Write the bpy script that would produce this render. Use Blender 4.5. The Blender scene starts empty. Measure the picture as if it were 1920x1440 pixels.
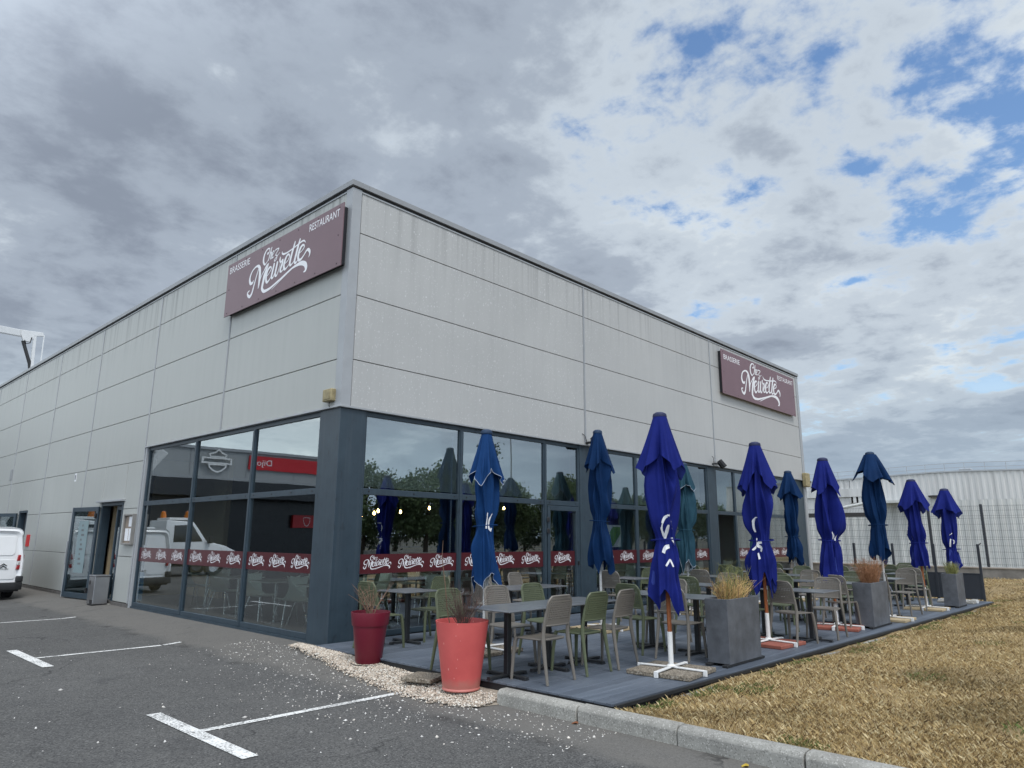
import bpy, bmesh, math, random
import numpy as np
from mathutils import Vector, Matrix
R = math.radians
random.seed(7); rng = np.random.default_rng(7)
scene = bpy.context.scene
C = scene.collection

# ------------------------------------------------------------------ camera
CAM = (-6.0632, -9.3650, 1.60)
YAW, PITCH, ROLL = R(46.958), R(12.373), R(0.331)
cy, sy, cp, sp, cr, sr = math.cos(YAW), math.sin(YAW), math.cos(PITCH), math.sin(PITCH), math.cos(ROLL), math.sin(ROLL)
fw = Vector((sy * cp, cy * cp, sp)); rt = Vector((cy, -sy, 0)); up = rt.cross(fw)
r2 = cr * rt + sr * up; u2 = -sr * rt + cr * up
cam_d = bpy.data.cameras.new('camera'); cam = bpy.data.objects.new('camera', cam_d); C.objects.link(cam)
cam_d.sensor_width = 36.0; cam_d.lens = 1305.765 / 1920 * 36.0
cam_d.clip_start = 0.05; cam_d.clip_end = 3000
m = Matrix((r2, u2, -fw)).transposed().to_4x4(); m.translation = CAM
cam.matrix_world = m
scene.camera = cam

# ------------------------------------------------------------------ sky
SUN_EL, SUN_AZ = R(58), R(205)          # azimuth clockwise from +Y
world = bpy.data.worlds.new('World'); scene.world = world; world.use_nodes = True
wt = world.node_tree; wn = wt.nodes; wn.clear()
def W(t, **k):
    n = wn.new(t)
    for a, b in k.items(): setattr(n, a, b)
    return n
def wl(a, b): wt.links.new(a, b)
def wmath(op, a, b=None, c=None, clamp=False):
    n = W('ShaderNodeMath', operation=op, use_clamp=clamp)
    for i, v in enumerate((a, b, c)):
        if v is None: continue
        if isinstance(v, (int, float)): n.inputs[i].default_value = v
        else: wl(v, n.inputs[i])
    return n.outputs[0]
out = W('ShaderNodeOutputWorld'); bg = W('ShaderNodeBackground'); wl(bg.outputs[0], out.inputs[0])
bg.inputs['Strength'].default_value = 0.10
sky = W('ShaderNodeTexSky', sky_type='NISHITA', sun_disc=False, sun_elevation=SUN_EL, sun_rotation=SUN_AZ,
        air_density=1.2, dust_density=1.0, ozone_density=1.6, altitude=200)
tc = W('ShaderNodeTexCoord'); sep = W('ShaderNodeSeparateXYZ'); wl(tc.outputs['Generated'], sep.inputs[0])
zz = wmath('MAXIMUM', sep.outputs[2], 0.0)
den = wmath('ADD', zz, 0.16)
px = wmath('DIVIDE', sep.outputs[0], den); py = wmath('DIVIDE', sep.outputs[1], den)
cmb = W('ShaderNodeCombineXYZ'); wl(px, cmb.inputs[0]); wl(py, cmb.inputs[1])
def noise(vec, scale, detail, rough, dist=0.0, loc=(0, 0, 0), sc=(1, 1, 1), rot=0.0):
    mp = W('ShaderNodeMapping'); wl(vec, mp.inputs[0]); mp.inputs['Location'].default_value = loc
    mp.inputs['Scale'].default_value = sc; mp.inputs['Rotation'].default_value = (0, 0, rot)
    n = W('ShaderNodeTexNoise'); wl(mp.outputs[0], n.inputs['Vector'])
    n.inputs['Scale'].default_value = scale; n.inputs['Detail'].default_value = detail
    n.inputs['Roughness'].default_value = rough; n.inputs['Distortion'].default_value = dist
    return n.outputs['Fac']
def dotdir(v):
    v = Vector(v).normalized()
    d = W('ShaderNodeVectorMath', operation='DOT_PRODUCT'); wl(tc.outputs['Generated'], d.inputs[0]); d.inputs[1].default_value = v
    return d.outputs['Value']
def ramp(fac, stops, interp='EASE'):
    r = W('ShaderNodeValToRGB'); r.color_ramp.interpolation = interp
    while len(r.color_ramp.elements) < len(stops): r.color_ramp.elements.new(0.5)
    for e, (p, c) in zip(r.color_ramp.elements, stops):
        e.position = p; e.color = (*c, 1) if len(c) == 3 else c
    wl(fac, r.inputs[0]); return r.outputs[0]
def aed(az, el): return (math.sin(R(az)) * math.cos(R(el)), math.cos(R(az)) * math.cos(R(el)), math.sin(R(el)))
def mixc(fac, a, b, mode='MIX'):
    n = W('ShaderNodeMix', data_type='RGBA', blend_type=mode); n.clamp_factor = True
    if isinstance(fac, (int, float)): n.inputs[0].default_value = fac
    else: wl(fac, n.inputs[0])
    for i, v in ((6, a), (7, b)):
        if isinstance(v, tuple): n.inputs[i].default_value = (*v, 1)
        else: wl(v, n.inputs[i])
    return n.outputs[2]
cv = cmb.outputs[0]
CLOUD_SEED = (3.1, 7.7, 0.0)
n_big = noise(cv, 0.75, 3.0, 0.5, 0.6, CLOUD_SEED)
n_mid = noise(cv, 2.7, 9.0, 0.58, 0.2, (11.3, 4.2, 1.0), (1.0, 1.0, 1.0))
n_fine = noise(cv, 8.5, 8.0, 0.62, 0.15, (2.0, 9.0, 3.0))
# broken cloud in the eastern sky: coverage falls there
hole = wmath('SMOOTH_MIN', 1.0, wmath('MAXIMUM', wmath('MULTIPLY', wmath('SUBTRACT', dotdir(aed(86, 33)), 0.86), 7.2), 0.0), 0.1)
cover = wmath('ADD', wmath('MULTIPLY', n_mid, 0.75), wmath('MULTIPLY', n_fine, 0.35))
cover = wmath('ADD', cover, wmath('MULTIPLY', n_big, 0.25))
cover = wmath('SUBTRACT', cover, wmath('MULTIPLY', hole, 0.185))
cfac = ramp(cover, [(0.42, (0, 0, 0)), (0.535, (1, 1, 1))])
# thickness gives the light and dark of the clouds
thick = wmath('ADD', wmath('MULTIPLY', n_mid, 0.62), wmath('MULTIPLY', n_big, 0.55))
thick = wmath('SUBTRACT', thick, wmath('MULTIPLY', hole, 0.22))
thick = wmath('ADD', thick, wmath('MULTIPLY', wmath('SUBTRACT', n_fine, 0.5), 0.24))
thick = wmath('ADD', thick, 0.05)
ccol = ramp(thick, [(0.36, (1.08, 1.05, 0.99)), (0.50, (0.66, 0.68, 0.715)), (0.60, (0.45, 0.475, 0.53)), (0.74, (0.31, 0.33, 0.385))])
# soft pale band near the horizon
hz = ramp(zz, [(0.0, (1, 1, 1)), (0.30, (0, 0, 0))])
ccol = mixc(wmath('MULTIPLY', hz, 0.75), ccol, (0.41, 0.485, 0.56))
# the west, towards the veiled sun, is brighter
west = ramp(wmath('MULTIPLY_ADD', dotdir(aed(235, 25)), 0.5, 0.5), [(0.28, (1, 1, 1)), (0.46, (2.1, 2.05, 1.98)), (1.0, (3.3, 3.2, 3.05))])
ccol = mixc(1.0, ccol, west, 'MULTIPLY')
# thin bright cloud low in the north-west
nw = ramp(dotdir(aed(335, 8)), [(0.60, (1, 1, 1)), (1.0, (2.3, 2.15, 1.85))])
ccol = mixc(hz, ccol, mixc(1.0, ccol, nw, 'MULTIPLY'))
CLOUD_GAIN = 12.0
cgn = mixc(1.0, ccol, (CLOUD_GAIN * 0.535, CLOUD_GAIN * 0.585, CLOUD_GAIN * 0.625), 'MULTIPLY')
clear = mixc(1.0, sky.outputs[0], (1.0, 1.16, 1.3), 'MULTIPLY')
cfac2 = wmath('MAXIMUM', cfac, wmath('MULTIPLY', hz, 0.9))
wl(mixc(cfac2, clear, cgn), bg.inputs['Color'])

sun_d = bpy.data.lights.new('sun', 'SUN'); sun = bpy.data.objects.new('sun', sun_d); C.objects.link(sun)
sun_d.energy = 1.5; sun_d.angle = R(20); sun_d.color = (1.0, 0.965, 0.92)
sdir = Vector((math.sin(SUN_AZ) * math.cos(SUN_EL), math.cos(SUN_AZ) * math.cos(SUN_EL), math.sin(SUN_EL)))
sun.rotation_euler = sdir.to_track_quat('Z', 'Y').to_euler()
sun.location = (-20, -20, 30)
vs = scene.view_settings; vs.view_transform = 'Standard'; vs.look = 'None'; vs.gamma = 1.0; vs.use_curve_mapping = False
vs.exposure = 0.42
scene.cycles.max_bounces = 8; scene.cycles.glossy_bounces = 4; scene.cycles.transparent_max_bounces = 16
scene.cycles.transmission_bounces = 4; scene.cycles.diffuse_bounces = 4
scene.cycles.sample_clamp_indirect = 6.0

# ------------------------------------------------------------------ materials
def srgb(r, g, b):
    f = lambda c: c / 12.92 if c <= 0.04045 else ((c + 0.055) / 1.055) ** 2.4
    return (f(r / 255), f(g / 255), f(b / 255))
class NT:
    def __init__(s, name):
        s.m = bpy.data.materials.new(name); s.m.use_nodes = True
        s.t = s.m.node_tree; s.n = s.t.nodes; s.b = s.n['Principled BSDF']; s.o = s.n['Material Output']
    def new(s, t, **k):
        n = s.n.new(t)
        for a, b in k.items(): setattr(n, a, b)
        return n
    def l(s, a, b): s.t.links.new(a, b)
    def coord(s, kind='Object'): return s.new('ShaderNodeTexCoord').outputs[kind]
    def pos(s): return s.new('ShaderNodeNewGeometry').outputs['Position']
    def map(s, v, sc=(1, 1, 1), loc=(0, 0, 0), rot=(0, 0, 0)):
        mp = s.new('ShaderNodeMapping'); s.l(v, mp.inputs[0]); mp.inputs['Scale'].default_value = sc
        mp.inputs['Location'].default_value = loc; mp.inputs['Rotation'].default_value = rot; return mp.outputs[0]
    def noise(s, v, scale=5, detail=4, rough=0.55, dist=0.0, out='Fac'):
        n = s.new('ShaderNodeTexNoise'); s.l(v, n.inputs['Vector']); n.inputs['Scale'].default_value = scale
        n.inputs['Detail'].default_value = detail; n.inputs['Roughness'].default_value = rough; n.inputs['Distortion'].default_value = dist
        return n.outputs[out]
    def voro(s, v, scale=5, feat='F1', out='Distance', rnd=1.0):
        n = s.new('ShaderNodeTexVoronoi', feature=feat); s.l(v, n.inputs['Vector']); n.inputs['Scale'].default_value = scale
        n.inputs['Randomness'].default_value = rnd
        return n.outputs[out]
    def math(s, op, a, b=None, clamp=False):
        n = s.new('ShaderNodeMath', operation=op, use_clamp=clamp)
        for i, v in enumerate((a, b)):
            if v is None: continue
            if isinstance(v, (int, float)): n.inputs[i].default_value = v
            else: s.l(v, n.inputs[i])
        return n.outputs[0]
    def rng(s, v, a, b, c=0.0, d=1.0):
        n = s.new('ShaderNodeMapRange'); s.l(v, n.inputs[0])
        for i, x in zip((1, 2, 3, 4), (a, b, c, d)): n.inputs[i].default_value = x
        return n.outputs[0]
    def mix(s, fac, a, b, mode='MIX'):
        n = s.new('ShaderNodeMix', data_type='RGBA', blend_type=mode)
        if isinstance(fac, (int, float)): n.inputs[0].default_value = fac
        else: s.l(fac, n.inputs[0])
        for i, v in ((6, a), (7, b)):
            if isinstance(v, tuple): n.inputs[i].default_value = (*v, 1)
            else: s.l(v, n.inputs[i])
        return n.outputs[2]
    def col(s, c):
        if isinstance(c, tuple): s.b.inputs['Base Color'].default_value = (*c, 1)
        else: s.l(c, s.b.inputs['Base Color'])
    def rough(s, r):
        if isinstance(r, (int, float)): s.b.inputs['Roughness'].default_value = r
        else: s.l(r, s.b.inputs['Roughness'])
    def bump(s, h, strength=0.3, dist=0.01):
        n = s.new('ShaderNodeBump'); s.l(h, n.inputs['Height']); n.inputs['Strength'].default_value = strength
        n.inputs['Distance'].default_value = dist; s.l(n.outputs[0], s.b.inputs['Normal'])
    def set(s, k, v): s.b.inputs[k].default_value = v
def scale_c(c, k): return tuple(min(1, x * k) for x in c)
def simple(name, c, rough=0.5, var=0.12, nscale=6.0, bump=0.0, bscale=60.0, metallic=0.0, spec=None, rnd=True):
    t = NT(name); v = t.coord()
    f = t.noise(v, nscale, 5, 0.6)
    cc = t.mix(t.rng(f, 0.3, 0.7), scale_c(c, 1 - var), scale_c(c, 1 + var))
    if rnd:
        oi = t.new('ShaderNodeObjectInfo')
        cc = t.mix(1.0, cc, t.mix(oi.outputs['Random'], (0.94, 0.94, 0.94), (1.05, 1.05, 1.05)), 'MULTIPLY')
    t.col(cc); t.rough(rough); t.set('Metallic', metallic)
    if spec is not None: t.set('Specular IOR Level', spec)
    if bump: t.bump(t.noise(v, bscale, 3, 0.6), bump, 0.004)
    return t.m
M = {}
def clad(name, base, specks, streak, seed):
    t = NT(name); p = t.pos()
    n1 = t.noise(t.map(p, (0.35, 0.35, 0.35), (seed, 0, 0)), 1.0, 4, 0.6)
    c = t.mix(t.rng(n1, 0.3, 0.7), scale_c(base, 0.93), scale_c(base, 1.06))
    s1 = t.noise(t.map(p, (7, 7, 0.22), (seed, 3, 0)), 1.0, 4, 0.65)
    c = t.mix(t.math('MULTIPLY', t.rng(s1, 0.45, 0.75), 0.22), c, scale_c(base, 0.72))
    sz = t.new('ShaderNodeSeparateXYZ'); t.l(p, sz.inputs[0])
    if streak:      # rain streaks running down from the parapet
        s2 = t.noise(t.map(p, (9, 9, 0.10), (seed + 5, 1, 0)), 1.0, 3, 0.6)
        hgt = t.rng(sz.outputs[2], 6.0, 7.45)
        f = t.math('MULTIPLY', t.math('MULTIPLY', t.rng(s2, 0.50, 0.72), hgt), streak, True)
        c = t.mix(f, c, scale_c(base, 0.45))
    if specks:      # pale lime spots left by drops
        v = t.map(p, (1, 1, 0.62), (seed, 0, 2))
        d = t.voro(v, 15.0); r = t.voro(v, 15.0, out='Color')
        rs = t.new('ShaderNodeSeparateColor'); t.l(r, rs.inputs[0])
        rad = t.rng(rs.outputs[0], 0.45, 1.0, 0.0, 0.20)
        sp1 = t.math('LESS_THAN', d, rad)
        d2 = t.voro(v, 38.0); r2_ = t.voro(v, 38.0, out='Color'); rs2 = t.new('ShaderNodeSeparateColor'); t.l(r2_, rs2.inputs[0])
        sp2 = t.math('LESS_THAN', d2, t.rng(rs2.outputs[0], 0.35, 1.0, 0.0, 0.36))
        spm = t.math('MULTIPLY', t.math('MAXIMUM', t.math('MULTIPLY', sp1, 0.42), t.math('MULTIPLY', sp2, 0.30)), t.rng(t.noise(p, 0.8, 3), 0.30, 0.55, 0.35, 1.0))
        spm = t.math('MULTIPLY', spm, t.rng(sz.outputs[0], 5.5, 9.0, 1.0, 0.35))
        c = t.mix(spm, c, (0.80, 0.81, 0.82))
    t.col(c); t.rough(t.rng(n1, 0.3, 0.7, 0.38, 0.5)); t.set('Specular IOR Level', 0.45)
    t.bump(t.noise(p, 1.6, 3), 0.08, 0.03)
    return t.m
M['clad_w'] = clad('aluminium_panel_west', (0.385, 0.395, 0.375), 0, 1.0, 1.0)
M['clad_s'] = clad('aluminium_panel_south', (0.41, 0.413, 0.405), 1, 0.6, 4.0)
M['trim'] = simple('grey_trim', (0.33, 0.345, 0.36), 0.4, 0.06, 3)
M['cap'] = simple('parapet_cap', (0.25, 0.26, 0.27), 0.4, 0.08, 3)
M['dark'] = simple('dark_gap', (0.012, 0.013, 0.015), 0.7, 0.1)
def frame_mat():
    t = NT('anthracite_frame'); p = t.pos()
    n = t.noise(p, 3.0, 5, 0.6); c = t.mix(t.rng(n, 0.3, 0.7), (0.022, 0.038, 0.053), (0.031, 0.052, 0.070))
    d = t.noise(t.map(p, (14, 14, 5)), 1.0, 3, 0.5)
    c = t.mix(t.math('MULTIPLY', t.rng(d, 0.64, 0.70), 0.5), c, (0.012, 0.017, 0.024))
    s = t.noise(t.map(p, (20, 20, 0.5)), 1.0, 3, 0.6)
    c = t.mix(t.math('MULTIPLY', t.rng(s, 0.5, 0.75), 0.22), c, (0.075, 0.09, 0.105))
    t.col(c); t.rough(0.45); return t.m
M['frame'] = frame_mat()
def glass(name, tint, base, k=0.5):
    t = NT(name); t.n.remove(t.b)
    tr = t.new('ShaderNodeBsdfTransparent'); tr.inputs[0].default_value = (*tint, 1)
    gl = t.new('ShaderNodeBsdfGlossy'); gl.inputs['Roughness'].default_value = 0.0; gl.inputs[0].default_value = (0.86, 0.93, 0.97, 1)
    nz = t.noise(t.pos(), 0.55, 2, 0.4); bp = t.new('ShaderNodeBump'); t.l(nz, bp.inputs['Height'])
    bp.inputs['Strength'].default_value = 0.05; bp.inputs['Distance'].default_value = 0.05; t.l(bp.outputs[0], gl.inputs['Normal'])
    fr = t.new('ShaderNodeFresnel'); fr.inputs[0].default_value = 1.5
    mx = t.new('ShaderNodeMixShader'); t.l(t.math('ADD', t.math('MULTIPLY', fr.outputs[0], k), base, True), mx.inputs[0]); t.l(tr.outputs[0], mx.inputs[1]); t.l(gl.outputs[0], mx.inputs[2])
    t.l(mx.outputs[0], t.o.inputs[0]); return t.m
M['glass'] = glass('window_glass', (0.88, 0.95, 0.92), 0.27, 0.8)
M['glass_in'] = glass('window_glass_inner', (0.97, 0.98, 0.98), 0.03, 0.2)
M['glass_door'] = glass('door_glass', (0.72, 0.80, 0.80), 0.14, 0.8)
M['sign'] = simple('sign_maroon', srgb(112, 86, 92), 0.38, 0.04, 2)
M['sign_edge'] = simple('sign_box_dark', (0.01, 0.01, 0.014), 0.5, 0.05)
M['band'] = simple('band_red', srgb(76, 27, 34), 0.3, 0.05, 2, spec=0.5)
M['white_ink'] = simple('white_lettering', (0.74, 0.74, 0.76), 0.5, 0.03, 4)
M['screw'] = simple('screw_dark', (0.05, 0.03, 0.035), 0.5)
M['concrete_base'] = simple('plinth_concrete', (0.10, 0.092, 0.085), 0.9, 0.25, 6, 0.3, 40)
M['cream'] = simple('cream_wall', srgb(178, 160, 130), 0.7, 0.06, 2)
M['steel'] = simple('brushed_steel', (0.33, 0.33, 0.34), 0.32, 0.08, 3, metallic=0.85)
M['black'] = simple('black_plastic', (0.015, 0.015, 0.017), 0.45, 0.1)
M['paper'] = simple('paper', (0.72, 0.73, 0.75), 0.7, 0.04)
M['beige_box'] = simple('weathered_beige_box', srgb(150, 138, 104), 0.6, 0.3, 14)
M['red'] = simple('signal_red', srgb(196, 38, 40), 0.4, 0.05)
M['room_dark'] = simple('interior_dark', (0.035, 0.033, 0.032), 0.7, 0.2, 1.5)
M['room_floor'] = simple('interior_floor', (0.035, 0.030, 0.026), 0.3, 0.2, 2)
M['room_wood'] = simple('interior_wood', (0.16, 0.09, 0.05), 0.5, 0.25, 4)
M['pistachio'] = simple('pale_green_shell', srgb(226, 236, 226), 0.35, 0.03, 3)
M['chrome'] = simple('chrome_leg', (0.55, 0.56, 0.57), 0.25, 0.04, metallic=0.9)
M['white_table'] = simple('indoor_table_top', srgb(176, 178, 170), 0.4, 0.05)
def asphalt():
    t = NT('asphalt'); p = t.pos()
    n1 = t.noise(p, 0.35, 5, 0.6); n2 = t.noise(p, 2.2, 4, 0.6); n3 = t.noise(p, 70, 3, 0.7)
    c = t.mix(t.rng(n1, 0.35, 0.65), (0.088, 0.087, 0.084), (0.116, 0.114, 0.109))
    c = t.mix(t.math('MULTIPLY', t.rng(n2, 0.4, 0.7), 0.4), c, (0.070, 0.070, 0.070))
    v = t.voro(p, 85.0, out='Color'); vs_ = t.new('ShaderNodeSeparateColor'); t.l(v, vs_.inputs[0])
    c = t.mix(t.math('MULTIPLY', t.math('GREATER_THAN', vs_.outputs[0], 0.84), 0.4), c, (0.20, 0.197, 0.19))
    c = t.mix(t.math('MULTIPLY', t.math('LESS_THAN', vs_.outputs[0], 0.25), 0.5), c, (0.022, 0.022, 0.024))
    # worn pale apron along the wall, and damp stains with a meandering edge
    sx = t.new('ShaderNodeSeparateXYZ'); t.l(p, sx.inputs[0])
    edge = t.math('ADD', sx.outputs[0], t.math('MULTIPLY', t.math('SUBTRACT', t.noise(p, 0.9, 4), 0.5), 0.7))
    ap = t.math('MULTIPLY', t.rng(edge, -1.25, -1.0), t.rng(n2, 0.25, 0.6, 0.55, 1.0))
    c = t.mix(t.math('MULTIPLY', ap, 0.62), c, (0.165, 0.155, 0.14))
    st = t.math('MULTIPLY', t.rng(t.math('ABSOLUTE', t.math('ADD', edge, 1.2)), 0.0, 0.14, 1.0, 0.0), t.rng(t.noise(p, 1.6, 5, 0.7), 0.50, 0.62))
    c = t.mix(t.math('MULTIPLY', st, 0.65), c, (0.03, 0.028, 0.026))
    wv = t.new('ShaderNodeVectorMath', operation='ADD'); t.l(p, wv.inputs[0]); t.l(t.noise(p, 1.2, 4, 0.6, out='Color'), wv.inputs[1])
    ck = t.voro(wv.outputs[0], 0.42, 'DISTANCE_TO_EDGE'); ckm = t.math('MULTIPLY', t.rng(ck, 0.0, 0.010, 1.0, 0.0), t.rng(t.noise(p, 0.5, 3), 0.48, 0.6))
    c = t.mix(t.math('MULTIPLY', ckm, 0.8), c, (0.025, 0.025, 0.025))
    oil = t.math('MULTIPLY', t.rng(t.noise(p, 0.8, 5, 0.65), 0.60, 0.72), 0.45); c = t.mix(oil, c, (0.045, 0.045, 0.047))
    t.col(c); t.rough(0.9); t.set('Specular IOR Level', 0.25)
    h = t.math('ADD', t.voro(p, 85.0), t.math('MULTIPLY', n3, 0.5)); t.bump(h, 0.55, 0.006); return t.m
M['asphalt'] = asphalt()
def paintline():
    t = NT('road_paint'); p = t.pos(); n = t.noise(p, 45, 5, 0.7); n2 = t.noise(p, 4, 3, 0.6)
    w = t.rng(t.math('ADD', n, t.math('MULTIPLY', n2, 0.35)), 0.64, 0.80)
    t.col(t.mix(w, (0.74, 0.74, 0.72), (0.13, 0.13, 0.125))); t.rough(0.8); t.bump(n, 0.3, 0.004); return t.m
M['paint'] = paintline()
def kerbm():
    t = NT('kerb_concrete'); p = t.pos(); n = t.noise(p, 3, 6, 0.65)
    c = t.mix(t.rng(n, 0.3, 0.7), (0.20, 0.195, 0.18), (0.33, 0.325, 0.30))
    d = t.voro(p, 110.0, out='Color'); s = t.new('ShaderNodeSeparateColor'); t.l(d, s.inputs[0])
    c = t.mix(t.math('MULTIPLY', t.math('GREATER_THAN', s.outputs[0], 0.9), 0.5), c, (0.10, 0.095, 0.085))
    c = t.mix(t.math('MULTIPLY', t.math('LESS_THAN', s.outputs[1], 0.12), 0.5), c, (0.50, 0.49, 0.46))
    oi = t.new('ShaderNodeObjectInfo'); c = t.mix(1.0, c, t.mix(oi.outputs['Random'], (0.9, 0.9, 0.9), (1.08, 1.07, 1.05)), 'MULTIPLY')
    t.col(c); t.rough(0.9); t.bump(t.noise(p, 60, 4, 0.7), 0.5, 0.006); return t.m
M['kerb'] = kerbm()
def deckm():
    t = NT('deck_composite'); p = t.pos(); oi = t.new('ShaderNodeObjectInfo')
    n = t.noise(t.map(p, (1.2, 14, 1)), 1.0, 5, 0.6)
    c = t.mix(t.rng(n, 0.3, 0.7), (0.078, 0.096, 0.125), (0.108, 0.130, 0.165))
    c = t.mix(1.0, c, t.mix(oi.outputs['Random'], (0.80, 0.80, 0.80), (1.14, 1.13, 1.11)), 'MULTIPLY')
    d = t.noise(p, 0.9, 5, 0.65); c = t.mix(t.math('MULTIPLY', t.rng(d, 0.5, 0.72), 0.45), c, (0.16, 0.18, 0.215))
    t.col(c); t.rough(t.rng(n, 0.3, 0.7, 0.42, 0.58)); t.set('Specular IOR Level', 0.5)
    w = t.new('ShaderNodeTexWave', wave_type='BANDS', bands_direction='Y'); t.l(p, w.inputs[0]); w.inputs['Scale'].default_value = 26
    t.bump(w.outputs[1], 0.25, 0.003); return t.m
M['deck'] = deckm()
M['deck_side'] = simple('deck_edge_black', (0.012, 0.013, 0.015), 0.6, 0.2)
M['taupe'] = simple('taupe_resin', srgb(108, 103, 96), 0.5, 0.05, 3, 0.1, 200)
M['olive'] = simple('olive_resin', srgb(80, 87, 64), 0.5, 0.05, 3, 0.1, 200)
M['tabletop'] = simple('table_top_grey', (0.115, 0.125, 0.135), 0.28, 0.12, 5)
M['tableleg'] = simple('table_leg_black', (0.016, 0.018, 0.021), 0.45, 0.1)
def cloth(name, c, c2):
    t = NT(name); v = t.coord(); oi = t.new('ShaderNodeObjectInfo')
    n = t.noise(v, 2.5, 5, 0.6); cc = t.mix(t.rng(n, 0.3, 0.7), c, c2)
    f = t.noise(t.map(v, (1, 1, 0.25)), 9, 4, 0.6); cc = t.mix(t.math('MULTIPLY', t.rng(f, 0.55, 0.8), 0.25), cc, scale_c(c2, 1.5))
    t.col(cc); t.rough(0.75); t.set('Specular IOR Level', 0.12)
    t.bump(t.math('ADD', t.noise(v, 14, 4, 0.6), t.math('MULTIPLY', t.noise(v, 260, 2), 0.15)), 0.35, 0.012); return t.m
M['royal'] = cloth('royal_blue_cloth', (0.005, 0.010, 0.10), (0.009, 0.017, 0.155))
M['royal_lit'] = cloth('royal_blue_cloth_lit_underside', (0.022, 0.036, 0.19), (0.03, 0.048, 0.23))  # same royal cloth made paler: light on the turned-in hems painted into the colour
M['teal'] = cloth('teal_blue_cloth', (0.0015, 0.015, 0.055), (0.003, 0.023, 0.080))
M['blue1'] = cloth('mid_blue_cloth', (0.004, 0.028, 0.098), (0.007, 0.040, 0.135))
M['faded'] = cloth('faded_teal_cloth', (0.012, 0.042, 0.066), (0.025, 0.070, 0.098))
M['piping'] = simple('pale_piping', srgb(168, 176, 190), 0.6, 0.05)
def wood(name, a, b):
    t = NT(name); v = t.coord(); n = t.noise(t.map(v, (30, 30, 2)), 1.0, 5, 0.6, 0.5)
    t.col(t.mix(t.rng(n, 0.3, 0.7), a, b)); t.rough(0.45); return t.m
M['pole_wood'] = wood('varnished_pole', srgb(120, 62, 28), srgb(168, 96, 48))
M['white_metal'] = simple('white_painted_steel', (0.72, 0.72, 0.71), 0.4, 0.05, 4)
M['grey_pole'] = simple('grey_white_pole', (0.42, 0.43, 0.43), 0.45, 0.15, 12)
def slabm(name, a, b, pb):
    t = NT(name); v = t.pos(); d = t.voro(v, 70, out='Color'); s = t.new('ShaderNodeSeparateColor'); t.l(d, s.inputs[0])
    c = t.mix(s.outputs[0], a, b); c = t.mix(t.math('MULTIPLY', t.math('GREATER_THAN', s.outputs[1], 0.85), 0.6), c, pb)
    t.col(c); t.rough(0.9); t.bump(t.voro(v, 70), 0.6, 0.01); return t.m
M['slab_agg'] = slabm('washed_aggregate_slab', (0.09, 0.075, 0.055), (0.26, 0.22, 0.17), (0.42, 0.38, 0.32))
M['slab_red'] = simple('terracotta_slab', srgb(140, 80, 66), 0.8, 0.15, 8, 0.3)
M['slab_sand'] = simple('sand_slab', srgb(165, 148, 118), 0.8, 0.15, 8, 0.3)
M['planter'] = simple('slate_planter', (0.085, 0.092, 0.105), 0.6, 0.35, 5, 0.25, 30)
M['pot_red'] = simple('bordeaux_pot', srgb(104, 20, 40), 0.42, 0.05, 3)
def salmon():
    t = NT('salmon_pot_plastic'); v = t.coord(); s = t.new('ShaderNodeSeparateXYZ'); t.l(v, s.inputs[0])
    n = t.noise(v, 3, 4); c = t.mix(t.rng(n, 0.3, 0.7), srgb(196, 84, 82), srgb(212, 98, 94))
    e = t.math('ADD', s.outputs[2], t.math('MULTIPLY', t.noise(v, 7, 4), -0.16))
    dirt = t.rng(e, -0.01, 0.055, 1.0, 0.0); c = t.mix(t.math('MULTIPLY', dirt, 0.6), c, srgb(170, 120, 108))
    vv = t.map(v, (1, 1, 0.45), (2, 0, 0)); d = t.voro(vv, 26); r = t.voro(vv, 26, out='Color'); rs = t.new('ShaderNodeSeparateColor'); t.l(r, rs.inputs[0])
    sp_ = t.math('LESS_THAN', d, t.rng(rs.outputs[0], 0.72, 1.0, 0.0, 0.2)); c = t.mix(t.math('MULTIPLY', sp_, 0.5), c, srgb(240, 190, 180))
    t.col(c); t.rough(0.5); return t.m
M['pot_salmon'] = salmon()
M['soil'] = simple('dry_soil', (0.045, 0.032, 0.022), 0.95, 0.3, 12, 0.5, 40)
M['twig'] = simple('dead_twig', srgb(112, 88, 72), 0.8, 0.2, 8)
M['twig_dark'] = simple('dark_twig', srgb(78, 60, 54), 0.8, 0.2, 8)
M['straw'] = simple('straw', srgb(190, 158, 104), 0.8, 0.2, 8)
M['straw_brown'] = simple('brown_stalks', srgb(140, 100, 70), 0.8, 0.2, 8)
M['weed'] = simple('dry_green_weed', srgb(120, 122, 70), 0.8, 0.25, 8)
M['screen'] = simple('anthracite_screen', (0.028, 0.032, 0.040), 0.45, 0.08)
M['wire'] = simple('anthracite_wire', (0.05, 0.055, 0.06), 0.5, 0.1)
def whitemetal(name, c, s=1.0):
    t = NT(name); p = t.pos(); n = t.noise(t.map(p, (2.5, 2.5, 0.12)), 1.0, 4, 0.6)
    cc = t.mix(t.rng(n, 0.4, 0.75), c, scale_c(c, 0.72)); t.col(cc); t.rough(0.55); return t.m
M['white_clad'] = whitemetal('white_profiled_sheet', (0.58, 0.585, 0.58))
M['white_sheet'] = whitemetal('pale_lower_sheet', (0.56, 0.57, 0.555))
M['galv'] = simple('galvanised_rail', (0.36, 0.38, 0.40), 0.45, 0.05)
M['old_wall'] = simple('low_concrete_wall', (0.20, 0.19, 0.175), 0.9, 0.3, 3, 0.4, 30)
M['wall_cap'] = simple('wall_coping', (0.30, 0.27, 0.24), 0.9, 0.2, 3, 0.3, 30)
M['tarp'] = simple('turquoise_tarp', srgb(110, 205, 200), 0.5, 0.05)
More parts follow.
